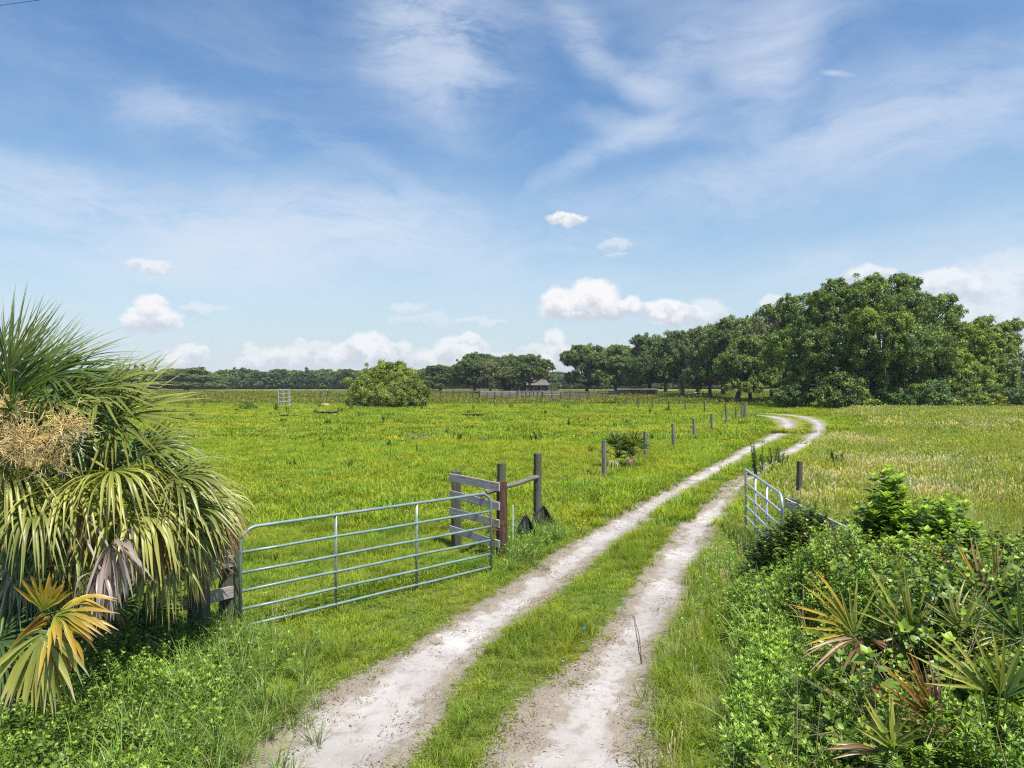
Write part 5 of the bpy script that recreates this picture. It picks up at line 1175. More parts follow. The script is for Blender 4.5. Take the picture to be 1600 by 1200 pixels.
def palms():
    rg = np.random.RandomState(88)
    heart = P3(30, 690, 8.6); base = np.array([heart[0] - .1, heart[1] + .2, 0])
    root = thing('sabal_palm', 'big fan palm filling the left edge, green crown above drooping yellowed fronds', 'palm tree', base)
    mb = MB(); zz = np.linspace(-.2, heart[2] - .05, 16); tube(mb, [(0.1 * z / heart[2], -.2 * z / heart[2], z) for z in zz], .2 + .03 * np.sin(np.arange(16) * 2.5), 14)
    tr = link('trunk', mb.mesh('trunk', M_bark), root)
    for k in range(26):      # old leaf bases
        a = k * 2.4; z = .4 + k * (heart[2] - .6) / 26; c = np.array([.2 * math.cos(a), .2 * math.sin(a), z]); d = nrm(np.array([math.cos(a), math.sin(a), 1.1])); mb = MB(); tube(mb, [c, c + d * .18, c + d * .36], [.05, .035, .03], prof=rect(2, .8, .2), n=8); link('leaf_base', mb.mesh('leaf_base', M_bark), root)
    # (hub px, py, depth, direction right, up, depth, normal(x,y,z), radius m, colours, droop, options)
    T = [
     # upper crown, green, pointing up and right
     (-30, 655, 8.3, (.05, 1, .1), (.3, -1, .2), 1.15, GRN, .10, dict(spread=70, nseg=30)),
     (0, 640, 8.2, (.35, .95, .0), (-.3, -1, .3), 1.15, GRN, .12, dict(spread=62, nseg=30)),
     (25, 622, 8.5, (.72, .70, .0), (-.5, -.8, .7), 1.10, OLV, .16, dict(spread=62, nseg=32)),
     (42, 598, 8.1, (.95, .36, -.1), (-.1, -.7, .9), 1.05, GRN, .28, dict(spread=75, nseg=36)),
     (58, 612, 8.6, (.98, .12, .1), (.1, -.5, 1), 1.1, OLV, .32, dict(spread=75, nseg=36)),
     (85, 600, 8.3, (1, .05, .0), (.1, -.6, .9), 1.0, GRN, .38, dict(spread=85, nseg=38)),
     (20, 640, 7.9, (.55, -.3, -.5), (.2, -.6, .8), 1.0, GRN, .6, dict(spread=90, nseg=36)),
     (75, 645, 8.0, (.8, -.35, -.2), (.3, -.6, .8), .95, GRN, .7, dict(spread=90, nseg=36)),
     (-40, 630, 8.9, (-.4, 1, .3), (0, -1, .3), 1.1, GRN, .1, dict(spread=70, nseg=28)),
     (15, 600, 9.2, (.5, .8, .5), (-.3, -.8, .6), 1.0, GRN, .15, dict(spread=70, nseg=28)),
     (90, 640, 9.2, (.9, .1, .5), (.1, -.6, .9), 1.0, GRN, .4, dict(spread=80, nseg=32)),
     # hub right: the open fan against the field
     (158, 658, 8.1, (.88, .30, -.1), (-.25, -.75, .6), 1.02, OLV, .22, dict(spread=95, nseg=38, wmax=.04)),
     (188, 690, 8.5, (.92, -.12, .0), (.1, -.6, .9), .95, GRN, .55, dict(spread=90, nseg=36)),
     (130, 690, 8.8, (.7, -.4, .1), (.3, -.5, .8), .95, GRN, .8, dict(spread=90, nseg=32)),
     (225, 735, 8.4, (.93, -.05, .0), (.1, -.5, .9), .95, OLV, .6, dict(spread=95, nseg=40)),
     (245, 760, 8.8, (.85, -.15, .2), (.2, -.4, .9), .85, GRN, .8, dict(spread=95, nseg=36)),
     # drooping yellow-green fronds
     (112, 745, 7.8, (.45, -.05, -.6), (.2, -.3, 1), 1.0, YGR, 1.25, dict(spread=120, nseg=44, wmax=.038, tipc=(.35, .24, .12))),
     (208, 782, 8.0, (.35, -.1, -.5), (.1, -.3, 1), 1.05, YGR, 1.35, dict(spread=125, nseg=46, wmax=.05)),
     (262, 800, 8.5, (.6, -.2, -.2), (.1, -.3, 1), .95, OLV, 1.3, dict(spread=120, nseg=44)),
     (15, 725, 7.6, (.3, -.1, -.7), (.2, -.3, 1), 1.0, YGR, 1.1, dict(spread=120, nseg=40)),
     (165, 800, 8.6, (.3, -.3, -.3), (.2, -.4, 1), .9, OLV, 1.3, dict(spread=120, nseg=38)),
     (285, 820, 8.9, (.5, -.3, .0), (.2, -.4, 1), .8, OLV, 1.4, dict(spread=110, nseg=34, tipc=(.30, .20, .1))),
     (60, 770, 7.9, (.2, -.4, -.5), (.2, -.4, 1), .9, GRN, 1.2, dict(spread=110, nseg=36)),
     # dead fronds
     (316, 795, 9.1, (.35, -.2, -.1), (0, -.3, 1), .78, BRN, 2.6, dict(kp=.18, spread=120, nseg=36, wmax=.035, jit=.16, twist=.8)),
     (310, 812, 9.2, (.1, -.5, -.1), (.3, -.3, 1), .75, TAN, 2.4, dict(kp=.18, spread=110, nseg=26, wmax=.03, jit=.18, twist=.8)),
     (170, 862, 7.3, (.15, .25, -.2), (-.1, -.4, 1), .66, GRY, 3.4, dict(kp=.12, spread=140, nseg=60, wmax=.05, jit=.14, twist=.6)),
     (160, 890, 7.2, (.1, .1, -.4), (-.1, -.4, 1), .58, GRY, 3.2, dict(kp=.12, spread=130, nseg=40, wmax=.04, jit=.2, twist=.8)),
     (240, 840, 8.4, (.2, -.6, -.2), (.3, -.4, .8), .7, TAN, 2.0, dict(spread=100, nseg=22, wmax=.03, jit=.2, twist=.8)),
     (95, 800, 8.2, (.2, -.6, -.2), (.3, -.4, .8), .8, BRN, 1.8, dict(spread=100, nseg=22, wmax=.03, jit=.2, twist=.8)),
     (275, 790, 8.3, (.75, .05, -.1), (-.1, -.4, 1), .85, OLV, .9, dict(spread=100, nseg=40, tipc=(.35, .28, .12))),
     (165, 735, 7.7, (.5, .1, -.5), (.1, -.3, 1), .95, YGR, 1.1, dict(spread=115, nseg=42, tipc=(.35, .24, .12))),
     (60, 790, 7.5, (.3, .0, -.6), (.1, -.3, 1), .9, OLV, 1.2, dict(spread=115, nseg=40)),
     (200, 830, 8.3, (.3, -.2, -.4), (.1, -.3, 1), .8, YGR, 1.4, dict(spread=110, nseg=36, tipc=(.30, .20, .1))),
     (40, 760, 7.6, (.4, -.1, -.4), (.1, -.3, 1), .9, YGR, 1.2, dict(spread=115, nseg=40, tipc=(.40, .30, .15))),
     (250, 745, 8.2, (.85, .1, -.1), (.0, -.4, 1), .95, OLV, .8, dict(spread=95, nseg=40, tipc=(.40, .32, .15))),
     (300, 770, 8.9, (.7, -.05, .0), (.0, -.4, 1), .8, YGR, 1.1, dict(spread=95, nseg=36, tipc=(.36, .26, .14))),
     (290, 840, 8.8, (.4, -.5, -.1), (.1, -.4, 1), .75, TAN, 1.9, dict(spread=100, nseg=26, wmax=.032, jit=.14, twist=.8, kp=.2)),
     (322, 790, 9.2, (.4, .1, .0), (0, -.4, 1), .72, BRN, 2.4, dict(spread=100, nseg=34, wmax=.03, jit=.16, twist=.8, kp=.15)),
     (250, 850, 8.2, (.3, -.4, -.3), (.1, -.4, 1), .8, OLV, 1.6, dict(spread=100, nseg=32, tipc=(.30, .20, .1))),
     (120, 820, 7.8, (.2, -.2, -.4), (.1, -.4, 1), .75, OLV, 1.5, dict(spread=100, nseg=32, tipc=(.30, .20, .1))),
     (95, 860, 8.3, (.2, -.4, -.3), (.1, -.4, 1), .8, TAN, 1.9, dict(spread=110, nseg=30, wmax=.032, jit=.16, twist=.8, kp=.2)),
     (30, 850, 8.3, (.1, -.5, -.3), (.1, -.4, 1), .8, GRY, 1.9, dict(spread=100, nseg=26, wmax=.03, jit=.18, twist=.8, kp=.2)),
     (200, 720, 8.0, (.7, .35, -.2), (-.2, -.6, .8), .85, OLV, .5, dict(spread=90, nseg=36)),
     (130, 620, 8.0, (.9, .3, -.1), (-.1, -.6, .9), .9, OLV, .3, dict(spread=80, nseg=34)),
     (-5, 600, 8.0, (.5, .85, -.1), (-.3, -.9, .4), 1.0, OLV, .12, dict(spread=60, nseg=28)),
     (10, 660, 7.7, (.5, .5, -.5), (-.2, -.6, .8), .9, GRN, .35, dict(spread=80, nseg=34)), (60, 640, 7.9, (.85, .3, -.3), (-.1, -.6, .9), .9, OLV, .35, dict(spread=80, nseg=34)),
     (225, 800, 8.0, (.4, -.3, -.3), (.1, -.4, 1), .75, BRN, 1.9, dict(spread=90, nseg=22, wmax=.03, jit=.18, twist=.8, kp=.2)), (130, 780, 7.6, (.2, -.4, -.3), (.1, -.4, 1), .7, TAN, 1.9, dict(spread=90, nseg=18, wmax=.028, jit=.18, twist=.8, kp=.2)),
     # filler toward the left, beyond the frame and behind
     (-60, 680, 8.2, (-.7, .3, -.2), (.1, -.6, .8), 1.1, GRN, .4, dict(spread=85, nseg=28)), (-70, 740, 8.0, (-.6, -.3, -.5), (0, -.5, 1), 1.0, OLV, .9, dict(spread=90, nseg=28)),
     (-20, 640, 9.6, (.1, .5, 1), (0, -.6, .8), 1.1, GRN, .3, dict(spread=80, nseg=26)), (150, 760, 9.6, (.6, 0, 1), (0, -.5, 1), 1.0, GRN, .8, dict(spread=90, nseg=28)), (60, 720, 9.8, (.3, .0, 1), (0, -.5, 1), 1.0, GRN, .8, dict(spread=90, nseg=28))]
    for (px, py, D, o, n, Rr, cols, dr, kw) in T:
        frond(root, rg, P3(px, py, D), (o[0], o[2], o[1]), n, Rr, heart, cols=cols, droop=dr, pet=(np.array(cols[1]) * .9), **kw)
    # cream flower sprays
    for k, (px, py, D, s_) in enumerate([(20, 668, 7.9, .40), (62, 655, 7.9, .42), (88, 690, 7.8, .40), (110, 682, 7.8, .30), (30, 705, 7.7, .38), (235, 760, 8.2, .26), (0, 640, 7.5, .36), (70, 720, 7.3, .34), (40, 690, 7.2, .4), (100, 665, 7.3, .34), (5, 695, 7.2, .38)]):
        mb = MB(); c = P3(px, py, D) - base; h0 = heart - base; tube(mb, [h0, (h0 + c) / 2 + (0, 0, .15), c], [.015, .01, .006], 5, c=(.30, .24, .1), cap=False)
        for q in range(60):
            d = nrm(rg.normal(size=3) * np.array([1.1, .8, .65]) + (0.1, -.3, .05)); L = s_ * rg.uniform(.5, 1.0); e = c + d * L; m = c + d * L * .5 + rg.normal(0, .03, 3); col = np.array([.78, .62, .34]) * rg.uniform(.7, 1.35) if k not in (3,) else np.array([.75, .70, .58]) * rg.uniform(.8, 1.2)
            tube(mb, [c, m, e], [.003, .0025, .0015], 3, c=col, cap=False)
            for z in range(6):
                t = rg.uniform(.35, 1); p = c + (e - c) * t; e2 = p + nrm(d + rg.normal(0, .7, 3)) * L * rg.uniform(.12, .3); tube(mb, [p, e2], [.003, .0022], 3, c=col * rg.uniform(.8, 1.25), cap=False)
        link('flower_spray', mb.mesh('flower_spray', M_palm), root)
    # low fan palm in front with an orange-tipped leaf
    h2 = P3(-5, 985, 7.0); h2[2] = .55; b2 = np.array([h2[0], h2[1], 0]); r2 = thing('young_fan_palm', 'low fan palm below the big one with an orange and yellow dying frond', 'palm', b2)
    mb = MB(); tube(mb, [(0, 0, -.1), (0, 0, .3), (0, 0, .6)], [.16, .15, .1], 10); link('trunk', mb.mesh('trunk', M_bark), r2)
    for (px, py, D, o, n, Rr, cols, dr, kw) in [
        (66, 966, 6.5, (.15, 1, -.1), (.1, -1, .2), .36, YEL, .15, dict(spread=50, nseg=13, wmax=.05, jit=.05)), (68, 966, 6.5, (.95, .25, -.1), (-.1, -.6, .8), .56, YEL, .8, dict(spread=62, nseg=18, wmax=.055, tipc=(.42, .28, .13))),
        (64, 970, 6.45, (.15, -1, -.3), (.2, -1, .2), .70, YGR, .7, dict(spread=70, nseg=22, wmax=.055, tipc=(.50, .42, .33), twist=.5)), (66, 968, 6.5, (.7, -.6, -.2), (.1, -.8, .5), .52, YEL, .9, dict(spread=50, nseg=14, wmax=.05, tipc=(.42, .32, .2), twist=.5)),
        (5, 930, 7.6, (.55, .75, .0), (-.4, -.9, .4), .95, GRN, .2, dict(spread=75, nseg=28)), (30, 905, 8.2, (.75, .5, .0), (-.3, -.8, .5), .9, GRN, .4, dict(spread=80, nseg=30)), (-10, 870, 7.8, (.6, .6, -.1), (-.2, -.8, .5), .9, GRN, .4, dict(spread=80, nseg=28)),
        (-20, 1000, 7.2, (.6, .1, -.3), (-.1, -.6, .9), .8, GRN, .6, dict(spread=85, nseg=26)), (10, 1010, 7.6, (.5, -.6, -.2), (.1, -.8, .6), .7, OLV, .8, dict(spread=80, nseg=24)),
        (110, 940, 8.3, (.5, -.3, .0), (.1, -.6, .9), .8, TAN, 1.9, dict(spread=100, nseg=26, wmax=.035, jit=.16, twist=.8)), (140, 985, 8.2, (.3, -.7, .0), (.1, -.6, .9), .6, TAN, 1.6, dict(spread=90, nseg=20, wmax=.03, jit=.2, twist=.8))]:
        frond(r2, rg, P3(px, py, D), (o[0], o[2], o[1]), n, Rr, h2, cols=cols, droop=dr, pet=(np.array(cols[1]) * .9), **kw)
    # dark palmetto in the shade behind
    h3 = np.array([-4.95, 9.2, .35]); r3 = thing('shaded_palmetto', 'dark green palmetto in the shade between the big palm and the mossy brace', 'palmetto', (h3[0], h3[1], 0))
    for (px, py, D, o, n, Rr, dr) in [(208, 962, 9.1, (.9, .32, .0), (-.2, -.7, .7), .72, .2), (195, 975, 8.9, (.8, .0, -.2), (-.1, -.6, .8), .65, .3), (180, 960, 9.2, (.3, .8, .0), (-.2, -.9, .4), .65, .2), (165, 985, 8.8, (-.2, .4, -.5), (0, -.8, .6), .6, .3), (215, 985, 9.3, (.8, -.3, .1), (0, -.6, .8), .6, .5)]:
        frond(r3, rg, P3(px, py, D), (o[0], o[2], o[1]), n, Rr, h3, cols=GRN, droop=dr, spread=85, nseg=26, pr=.01, wmax=.035)
    # palmetto clump at the first fence posts
    g = G(976, 733); r4 = thing('fence_palmetto', 'round spiky palmetto clump growing between the first two fence posts', 'palmetto', g); hh = g + (0, 0, .45)
    for k in range(34):
        a = k * 2.4; e = .15 + 1.15 * ((k * 7 % 11) / 10); o = np.array([math.cos(a) * math.cos(e), math.sin(a) * math.cos(e), math.sin(e)]); ax = (.28 if k % 2 else -.28)
        hb = hh + (ax, 0, .12) + o * np.array([.30, .30, .42]); frond(r4, rg, hb, o, (-o[0] * .5, -o[1] * .5, 1), .58, hh + (ax, 0, 0), cols=(((.035, .075, .02), (.09, .15, .045)) if k % 5 else YGR), droop=.3, spread=80, nseg=18, wmax=.04, pr=.012, K=6)
    for (px, py, c2) in [(982, 712, BRN), (958, 716, PALE)]: hb = P3(px, py, g[1] - .5); frond(r4, rg, hb, (.2, -.6, -.3), (0, -.6, .8), .5, hh, cols=c2, droop=1.6, spread=90, nseg=14, wmax=.04, K=6)
palms()
# saw palmettos in the right foreground
def saw():
    rg = np.random.RandomState(99); up = screen_dir
    L = [('yellowing palmetto with fans spread left, nearest to the open gate', 1345, 1003, 6.7, [((-.75, .55, -.1), (.1, -.8, .5), .62, YEL, .15, 42, 9), ((-.15, 1, .0), (0, -1, .2), .5, YGR, .12, 34, 7), ((-.95, .0, -.2), (0, -.6, .8), .55, TAN, .35, 16, 4), ((-.35, -1, -.2), (0, -1, .2), .5, TAN, .6, 26, 5), ((.6, -.35, -.2), (0, -.8, .5), .4, BRN, .4, 14, 3)]),
         ('green palmetto with upright narrow blades in the middle of the right thicket', 1432, 1008, 6.7, [((-.55, .85, .0), (.1, -1, .3), .66, YGR, .10, 30, 9), ((.15, 1, .0), (0, -1, .3), .5, YGR, .10, 30, 6), ((-.9, -.05, -.1), (0, -.6, .8), .4, OLV, .3, 30, 5), ((.85, .3, .2), (0, -.6, .8), .45, GRN, .3, 40, 7)]),
         ('pale cream-green palmetto fan beside the green one', 1497, 992, 6.4, [((-.1, 1, -.05), (.05, -1, .35), .40, PALE, .12, 62, 11), ((.7, .5, .2), (0, -.8, .5), .42, OLV, .3, 50, 8)]),
         ('orange and brown palmetto blades rising low in the right thicket', 1478, 1150, 5.2, [((-.62, .78, .0), (.1, -1, .3), .52, (((.16, .12, .03)), (.40, .16, .05)), .10, 20, 8), ((-.35, .93, .0), (.1, -1, .3), .45, ((.18, .07, .05), (.42, .26, .22)), .10, 14, 4), ((-.9, .3, -.1), (0, -.8, .5), .38, TAN, .3, 14, 3)]),
         ('palmetto with dull orange upright blades at the right edge', 1545, 960, 6.8, [((-.3, 1, .0), (.1, -1, .3), .55, YEL, .10, 26, 5), ((.5, .9, .0), (.1, -1, .3), .55, OLV, .15, 40, 7), ((.1, 1, .2), (.1, -1, .3), .6, TAN, .10, 20, 4)]),
         ('green palmetto with wide blades half cut by the right edge', 1600, 1010, 6.2, [((-.5, .85, .0), (.1, -1, .3), .6, GRN, .15, 45, 9), ((-.9, .25, .0), (.1, -.8, .5), .5, OLV, .3, 35, 6)]),
         ('small yellow-green palmetto near the bottom edge of the thicket', 1385, 1190, 5.0, [((-.4, .9, .0), (.1, -1, .3), .36, YGR, .12, 36, 6), ((.4, .7, -.1), (.1, -1, .3), .3, OLV, .2, 30, 5), ((-.95, .2, .0), (.1, -.8, .5), .34, TAN, .2, 16, 3)]),
         ('palmetto with long olive blades at the bottom right corner', 1560, 1110, 5.2, [((-.75, .6, .0), (.1, -1, .3), .55, YGR, .15, 28, 6), ((-.2, .95, .0), (.1, -1, .3), .5, YGR, .15, 30, 5), ((.6, .7, .0), (.1, -1, .3), .5, GRN, .15, 30, 6)])]
    for lab, px, py, D, fs in L:
        hub = P3(px, py, D) + np.array([0, 0, .06]); root = thing('saw_palmetto', lab, 'palmetto', (hub[0], hub[1] + .1, 0), 'palmettos in the right thicket')
        for (o, n, Rr, cols, dr, sp, ns) in fs:
            frond(root, rg, hub + rg.normal(0, .03, 3), (o[0], o[2], o[1]), n, Rr * 1.15, (hub[0], hub[1] + .1, .1), cols=cols, droop=dr, spread=sp, nseg=ns, wmax=.036, split=.3, costa=.05, fold=.7, pr=.008, pet=np.array(cols[0]) * 1.2)
saw()

# ------------------------------------------------------------------ undergrowth
def sprig_t(seed, f): rg = np.random.RandomState(seed); mb = MB(); f(mb, rg); return template('leafy_sprig', mb, M_leaf)
T_bram = [sprig_t(600 + i, lambda mb, rg: sprig(mb, rg, .34, 8, [.062, .05, .08, .062, .07][len(mb.V) * 0 + rg.randint(5)], .044, (.19, .28, .035), (.09, .16, .03), lean=.6, up=.3)) for i in range(5)]
T_herb = [sprig_t(610 + i, lambda mb, rg: sprig(mb, rg, .30, 10, .075, .020, (.26, .40, .045), (.14, .25, .035), shape=LANCE, lean=.25, up=.7, whorl=2)) for i in range(4)]
T_bigl = [sprig_t(616 + i, lambda mb, rg: sprig(mb, rg, .38, 6, .15, .095, (.26, .37, .055), (.10, .18, .03), lean=.5, up=.35, whorl=2)) for i in range(3)]
T_stem = [sprig_t(645 + i, lambda mb, rg: [tube(mb, [(0, 0, 0), rg.normal(0, .05, 3) + (0, 0, .3), rg.normal(0, .14, 3) + (0, 0, .6)], [.005, .004, .002], 4, c=(.34, .27, .16), cap=False) for _ in range(3)]) for i in range(2)]
T_yell = [sprig_t(620 + i, lambda mb, rg: sprig(mb, rg, .30, 8, .055, .038, (.30, .34, .04), (.17, .22, .03), lean=.6, up=.35)) for i in range(3)]
T_red = [sprig_t(625 + i, lambda mb, rg: sprig(mb, rg, .26, 6, .05, .035, (.34, .16, .05), (.16, .10, .03), lean=.6, up=.35)) for i in range(2)]
T_tallg = [tuft(630 + i, 34, .10, .35, .85, .011, .35, 1.5, cb=(.10, .16, .035), ct=(.24, .37, .055), seg=7, dry=.16, mat=M_leaf) for i in range(4)]
def fern_t(seed):
    def f(mb, rg):
        for k in range(6):
            a = k * 1.05 + rg.normal(0, .2); d = np.array([math.cos(a), math.sin(a), 1.6]); p = np.zeros(3); L = rg.uniform(.35, .5); dc = nrm(d)
            for q in range(16):
                dc = nrm(dc + np.array([math.cos(a) * .05, math.sin(a) * .05, -.07])); p2 = p + dc * L / 16; s_ = nrm(np.cross(dc, [0, 0, 1])); w_ = .085 * math.sin(PI * min(1, (q + 2) / 17)) ** .7
                for sg in (-1, 1): leaf(mb, p2, s_ * sg + dc * .3, np.cross(s_, dc), w_, .014, (.14, .24, .04), shape=(.5, 1, .8, .1), curl=.2)
                p = p2
    return sprig_t(seed, f)
T_fern = [fern_t(640 + i) for i in range(2)]
def Uh(x, y):    # canopy height of the right thicket
    e = smooth(x - edge_under_r(y), 0, 1.5); n = fbm(x * .9, y * .9, 3, 61)
    return (.18 + .60 * e) * (.35 + 1.4 * smooth(n, .25, .75))
def undergrowth():
    rg = np.random.RandomState(123)
    # right thicket
    n = 30000; y = rg.uniform(3.2, 12.3, n); x = rg.uniform(1, 9.6, n); m = under_r(x, y) & (x < .80 * y + 2.2); x, y = x[m], y[m]
    u = Uh(x, y); keep_ = rg.uniform(size=len(x)) < .25 + .9 * smooth(fbm(x * 1.1 + 7, y * 1.1, 3, 93), .36, .52); x, y, u = x[keep_], y[keep_], u[keep_]; z = u * rg.uniform(.0, 1, len(x)) ** .55 - .12; kind = fbm(x * .55, y * .55, 3, 71) + rg.normal(0, .06, len(x)); ed = x - edge_under_r(y)
    herbm = (kind > .50) & ((ed < 1.7) | (kind > .66)) | (ed < .6) & (kind > .36)
    P = np.stack([x, y, np.maximum(z, 0)], 1)
    scatter('herb_cover', P[herbm], rg.uniform(.75, 1.35, herbm.sum()), T_herb, label='bright green leafy herbs covering the left side of the right thicket', cat='undergrowth', rng=rg, tilt=.3)
    rest = ~herbm; k2 = fbm(x * 1.3 + 5, y * 1.3, 2, 81) + rg.normal(0, .07, len(x)); yl = rest & (k2 > .58); rd_ = rest & (rg.uniform(size=len(x)) < .010); br_ = rest & ~yl & ~rd_
    scatter('vine_cover', P[br_], (.6 + 1.1 * fbm(x[br_] * .8, y[br_] * .8, 2, 88)) * rg.uniform(.7, 1.4, br_.sum()), T_bram, label='dark green vines and brambles of the right thicket', cat='undergrowth', rng=rg, tilt=.45)
    scatter('vine_cover', P[yl], rg.uniform(.75, 1.3, yl.sum()), T_yell, label='yellowish green vine leaves in the right thicket', cat='undergrowth', rng=rg, tilt=.45)
    scatter('vine_cover', P[rd_], rg.uniform(.7, 1.1, rd_.sum()), T_red, label='scattered rusty red leaves in the right thicket', cat='undergrowth', rng=rg, tilt=.45)
    bg_ = (rg.uniform(size=len(x)) < .05 * (fbm(x * .7 + 3, y * .7, 2, 85) > .5)) & (ed > .8)
    scatter('vine_cover', P[bg_] + np.array([0, 0, .05]), rg.uniform(.6, 1.15, bg_.sum()), T_bigl, label='large light green leaves standing among the vines on the right', cat='undergrowth', rng=rg, tilt=.4)
    tg = (rg.uniform(size=len(x)) < .035) & (ed < 1.6) | (rg.uniform(size=len(x)) < .006)
    scatter('tall_grass_clumps', P[tg] * np.array([1, 1, .25]), rg.uniform(.6, 1.2, tg.sum()), T_tallg, label='long grass blades growing up through the right thicket', cat='grass', rng=rg, tilt=.15)
    dm = (rg.uniform(size=len(x)) < .02) & (ed > .2)
    scatter('dry_stems', P[dm], rg.uniform(.7, 1.3, dm.sum()), T_stem, label='thin dead straw stems poking out of the right thicket', cat='dry stems', rng=rg, tilt=.5)
    # left side under the palms
    n = 15000; y = rg.uniform(3.4, 10.4, n); x = rg.uniform(-9, -2.3, n); m = under_l(x, y) & (x > -.80 * y - 1.5); x, y = x[m], y[m]; e = edge_under_l(y) - x
    u = (.08 + .40 * smooth(e, 0, 1.6)) * (.6 + .9 * fbm(x, y, 3, 63)); P = np.stack([x, y, np.maximum(u * rg.uniform(0, 1, len(x)) ** .6 - .1, 0)], 1); kk = fbm(x * .8, y * .8, 2, 64) + rg.normal(0, .05, len(x)); h = (kk > .53) & (e < 1.8) | (kk > .64) | (y < 6.2) & (kk > .40)
    s_ = rg.uniform(.55, 1.1, len(x)) * (1 - .3 * smooth(e, .8, 2.0)); m1 = h & (rg.uniform(size=len(x)) < .75)
    scatter('herb_cover', P[m1], s_[m1], T_herb, label='bright green herbs under the palms in the lower left', cat='undergrowth', rng=rg, tilt=.3)
    nh = ~h & (rg.uniform(size=len(x)) < .55)
    scatter('vine_cover', P[nh], s_[nh], T_bram, label='dark leafy ground cover under the palms', cat='undergrowth', rng=rg, tilt=.4)
    # long arching grass: left foreground, by the brace posts, foot of the gate
    c = []
    for _ in range(520):
        yy = rg.uniform(5.0, 9.9); xx = edge_under_l(yy) + rg.normal(-.55, .65); c.append((xx, yy))
    c += [(B1[0] + .5 + rg.normal(0, .28), 13.9 + rg.normal(0, .5)) for _ in range(34)] + [(.45 + rg.normal(0, .35), 15.6 + rg.normal(0, .6)) for _ in range(60)] + [(A1[0] - .05 + rg.normal(0, .25), 9.5 + rg.normal(0, .2)) for _ in range(22)]
    c += [(A2[0] + .3 + rg.normal(0, .3), 13.6 + rg.normal(0, 1.2)) for _ in range(60)]
    c = np.array(c); z = gh(c[:, 0], c[:, 1]); sc_ = rg.uniform(.35, .95, len(c))
    scatter('tall_grass_clumps', np.column_stack([c, z]), sc_, T_tallg, label='long arching grass along the fence line and under the palms', cat='grass', rng=rg, tilt=.12)
    # herbs around the brace and along the verges
    c = [(.35 + rg.normal(0, .42), 14.9 + rg.normal(0, .9)) for _ in range(320)] + [(4.0 + rg.normal(0, .35), 12.6 + rg.normal(0, 1.4)) for _ in range(420)] + [(-3.6 + rg.normal(0, .5), 8.6 + rg.normal(0, .7)) for _ in range(160)] + [(3.1 + rg.normal(0, .3), 9.8 + rg.normal(0, 1.2)) for _ in range(200)]
    c = np.array(c); c = c[rutdist(c[:, 0], c[:, 1]) > 1.5]; scatter('herb_cover', np.column_stack([c, gh(c[:, 0], c[:, 1])]), rg.uniform(.5, 1.0, len(c)), T_herb, label='patches of leafy herbs on the verges by the gates', cat='undergrowth', rng=rg, tilt=.25)
    c = np.column_stack([rg.uniform(2.4, 6.5, 40), rg.uniform(4.2, 8, 40)]); c = c[under_r(c[:, 0], c[:, 1])]
    scatter('fern_cover', np.column_stack([c, Uh(c[:, 0], c[:, 1]) * .75]), rg.uniform(.8, 1.3, len(c)), T_fern, label='fern fronds poking out of the right thicket', cat='undergrowth', rng=rg)
undergrowth()
# individual shrubs of the right thicket
def shrub_big(label, x, y, H, W, seed, n, L, Wd, ct, cb, name='broadleaf_shrub', whorl=2, up=.5, shape=OVATE, nl=9, lean=.35, stem=.35):
    rg = np.random.RandomState(seed); r = thing(name, label, 'shrub', (x, y, 0)); mb = MB(); ms = MB()
    for k in range(n):
        a = rg.uniform(0, 2 * PI); q = math.sqrt(rg.uniform()); el = 1 - q * q * .55; tx, ty, tz = W * q * math.cos(a), W * q * math.sin(a), H * el * rg.uniform(.45, 1) ** .7
        b = np.array([tx * .8, ty * .8, max(.05, tz - stem)]); tube(ms, [(tx * .1, ty * .1, 0), (tx * .5, ty * .5, b[2] * .55), b], [.012, .008, .005], 4, c=(.10, .09, .05), cap=False)
        sprig(mb, rg, stem * rg.uniform(.7, 1.2), nl, L, Wd, ct, cb, base=b, lean=lean, up=up, shape=shape, whorl=whorl)
    link('stems', ms.mesh('stems', M_leaf), r); link('foliage', mb.mesh('foliage', M_leaf1), r); return r
M_leaf1 = mat_leafcol('shrub_leaves', .40, .32, .45, 0, inst=False)
BR = ((.30, .42, .055), (.11, .20, .035))
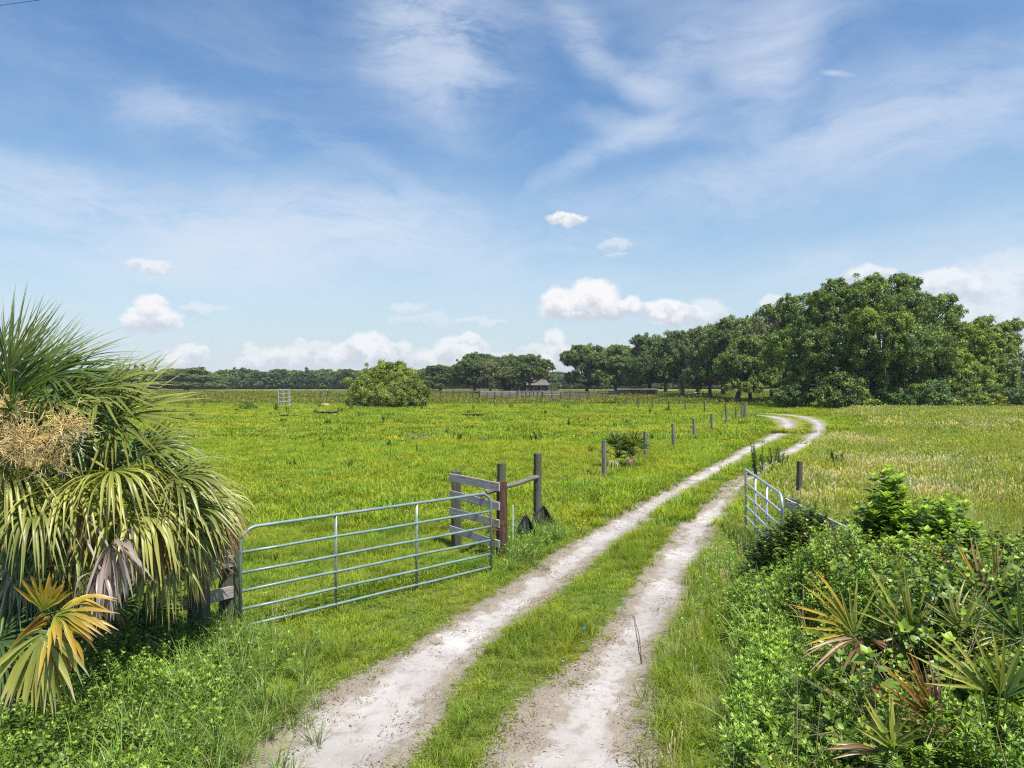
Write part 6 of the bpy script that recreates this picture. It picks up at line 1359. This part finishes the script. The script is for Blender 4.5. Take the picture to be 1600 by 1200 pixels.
shrub_big('tall broad-leaved shrub with bright top leaves, highest in the right thicket', 5.75, 10.9, 2.15, .58, 701, 130, .19, .10, *BR, stem=.5)
shrub_big('broad-leaved shrub just right of the highest one with large light leaves', 6.4, 10.5, 1.8, .8, 702, 150, .17, .09, *BR, stem=.45)
shrub_big('wide broad-leaved shrub low in front of the highest one', 5.45, 9.6, 1.5, .95, 703, 190, .16, .09, (.28, .40, .07), (.09, .16, .03), stem=.4)
shrub_big('dark bramble bush heaped over the boards beside the open gate', 4.72, 11.3, 1.72, .80, 704, 520, .062, .042, (.22, .30, .04), (.08, .14, .025), name='bramble_bush', lean=.7, up=.3, stem=.3)
shrub_big('bramble bush with some reddish leaves between gate and tall shrub', 5.45, 11.3, 1.45, .7, 705, 300, .062, .045, (.13, .17, .03), (.05, .08, .02), name='bramble_bush', lean=.7, up=.3, stem=.3)
shrub_big('bramble bush nearest the track, burying the lower boards of the open gate brace', 4.45, 11.9, 1.25, .6, 708, 260, .062, .042, (.13, .19, .03), (.05, .085, .02), name='bramble_bush', lean=.7, up=.3, stem=.28)
shrub_big('small leafy shrub at the right end of the broad-leaved row', 7.2, 10.6, 1.45, .45, 706, 70, .11, .055, (.15, .22, .04), (.06, .11, .025), stem=.4)
shrub_big('low dark bush spreading in front of the bramble on the track side', 3.75, 10.4, .72, .75, 707, 220, .06, .035, (.17, .26, .035), (.06, .11, .022), name='bramble_bush', lean=.6, up=.35, stem=.28)
# haze over the far pasture
def haze():
    x0, y0, z0, x1, y1, z1 = -1200, -200, -1.2, 1200, 900, 34
    mb = MB(); box(mb, (x0, y0, z0), (x1, y1, z1)); m = bpy.data.materials.new('haze_air'); m.use_nodes = True; t = NT(m.node_tree); t.n.clear(); o = t.node('ShaderNodeOutputMaterial')
    v = t.node('ShaderNodeVolumePrincipled', ins={'Color': (.78, .86, 1.0), 'Density': .00014}); t.l.new(v.outputs[0], o.inputs['Volume']); tag(link('haze', mb.mesh('haze', m, False)), kind='stuff')
if HAZE: haze()
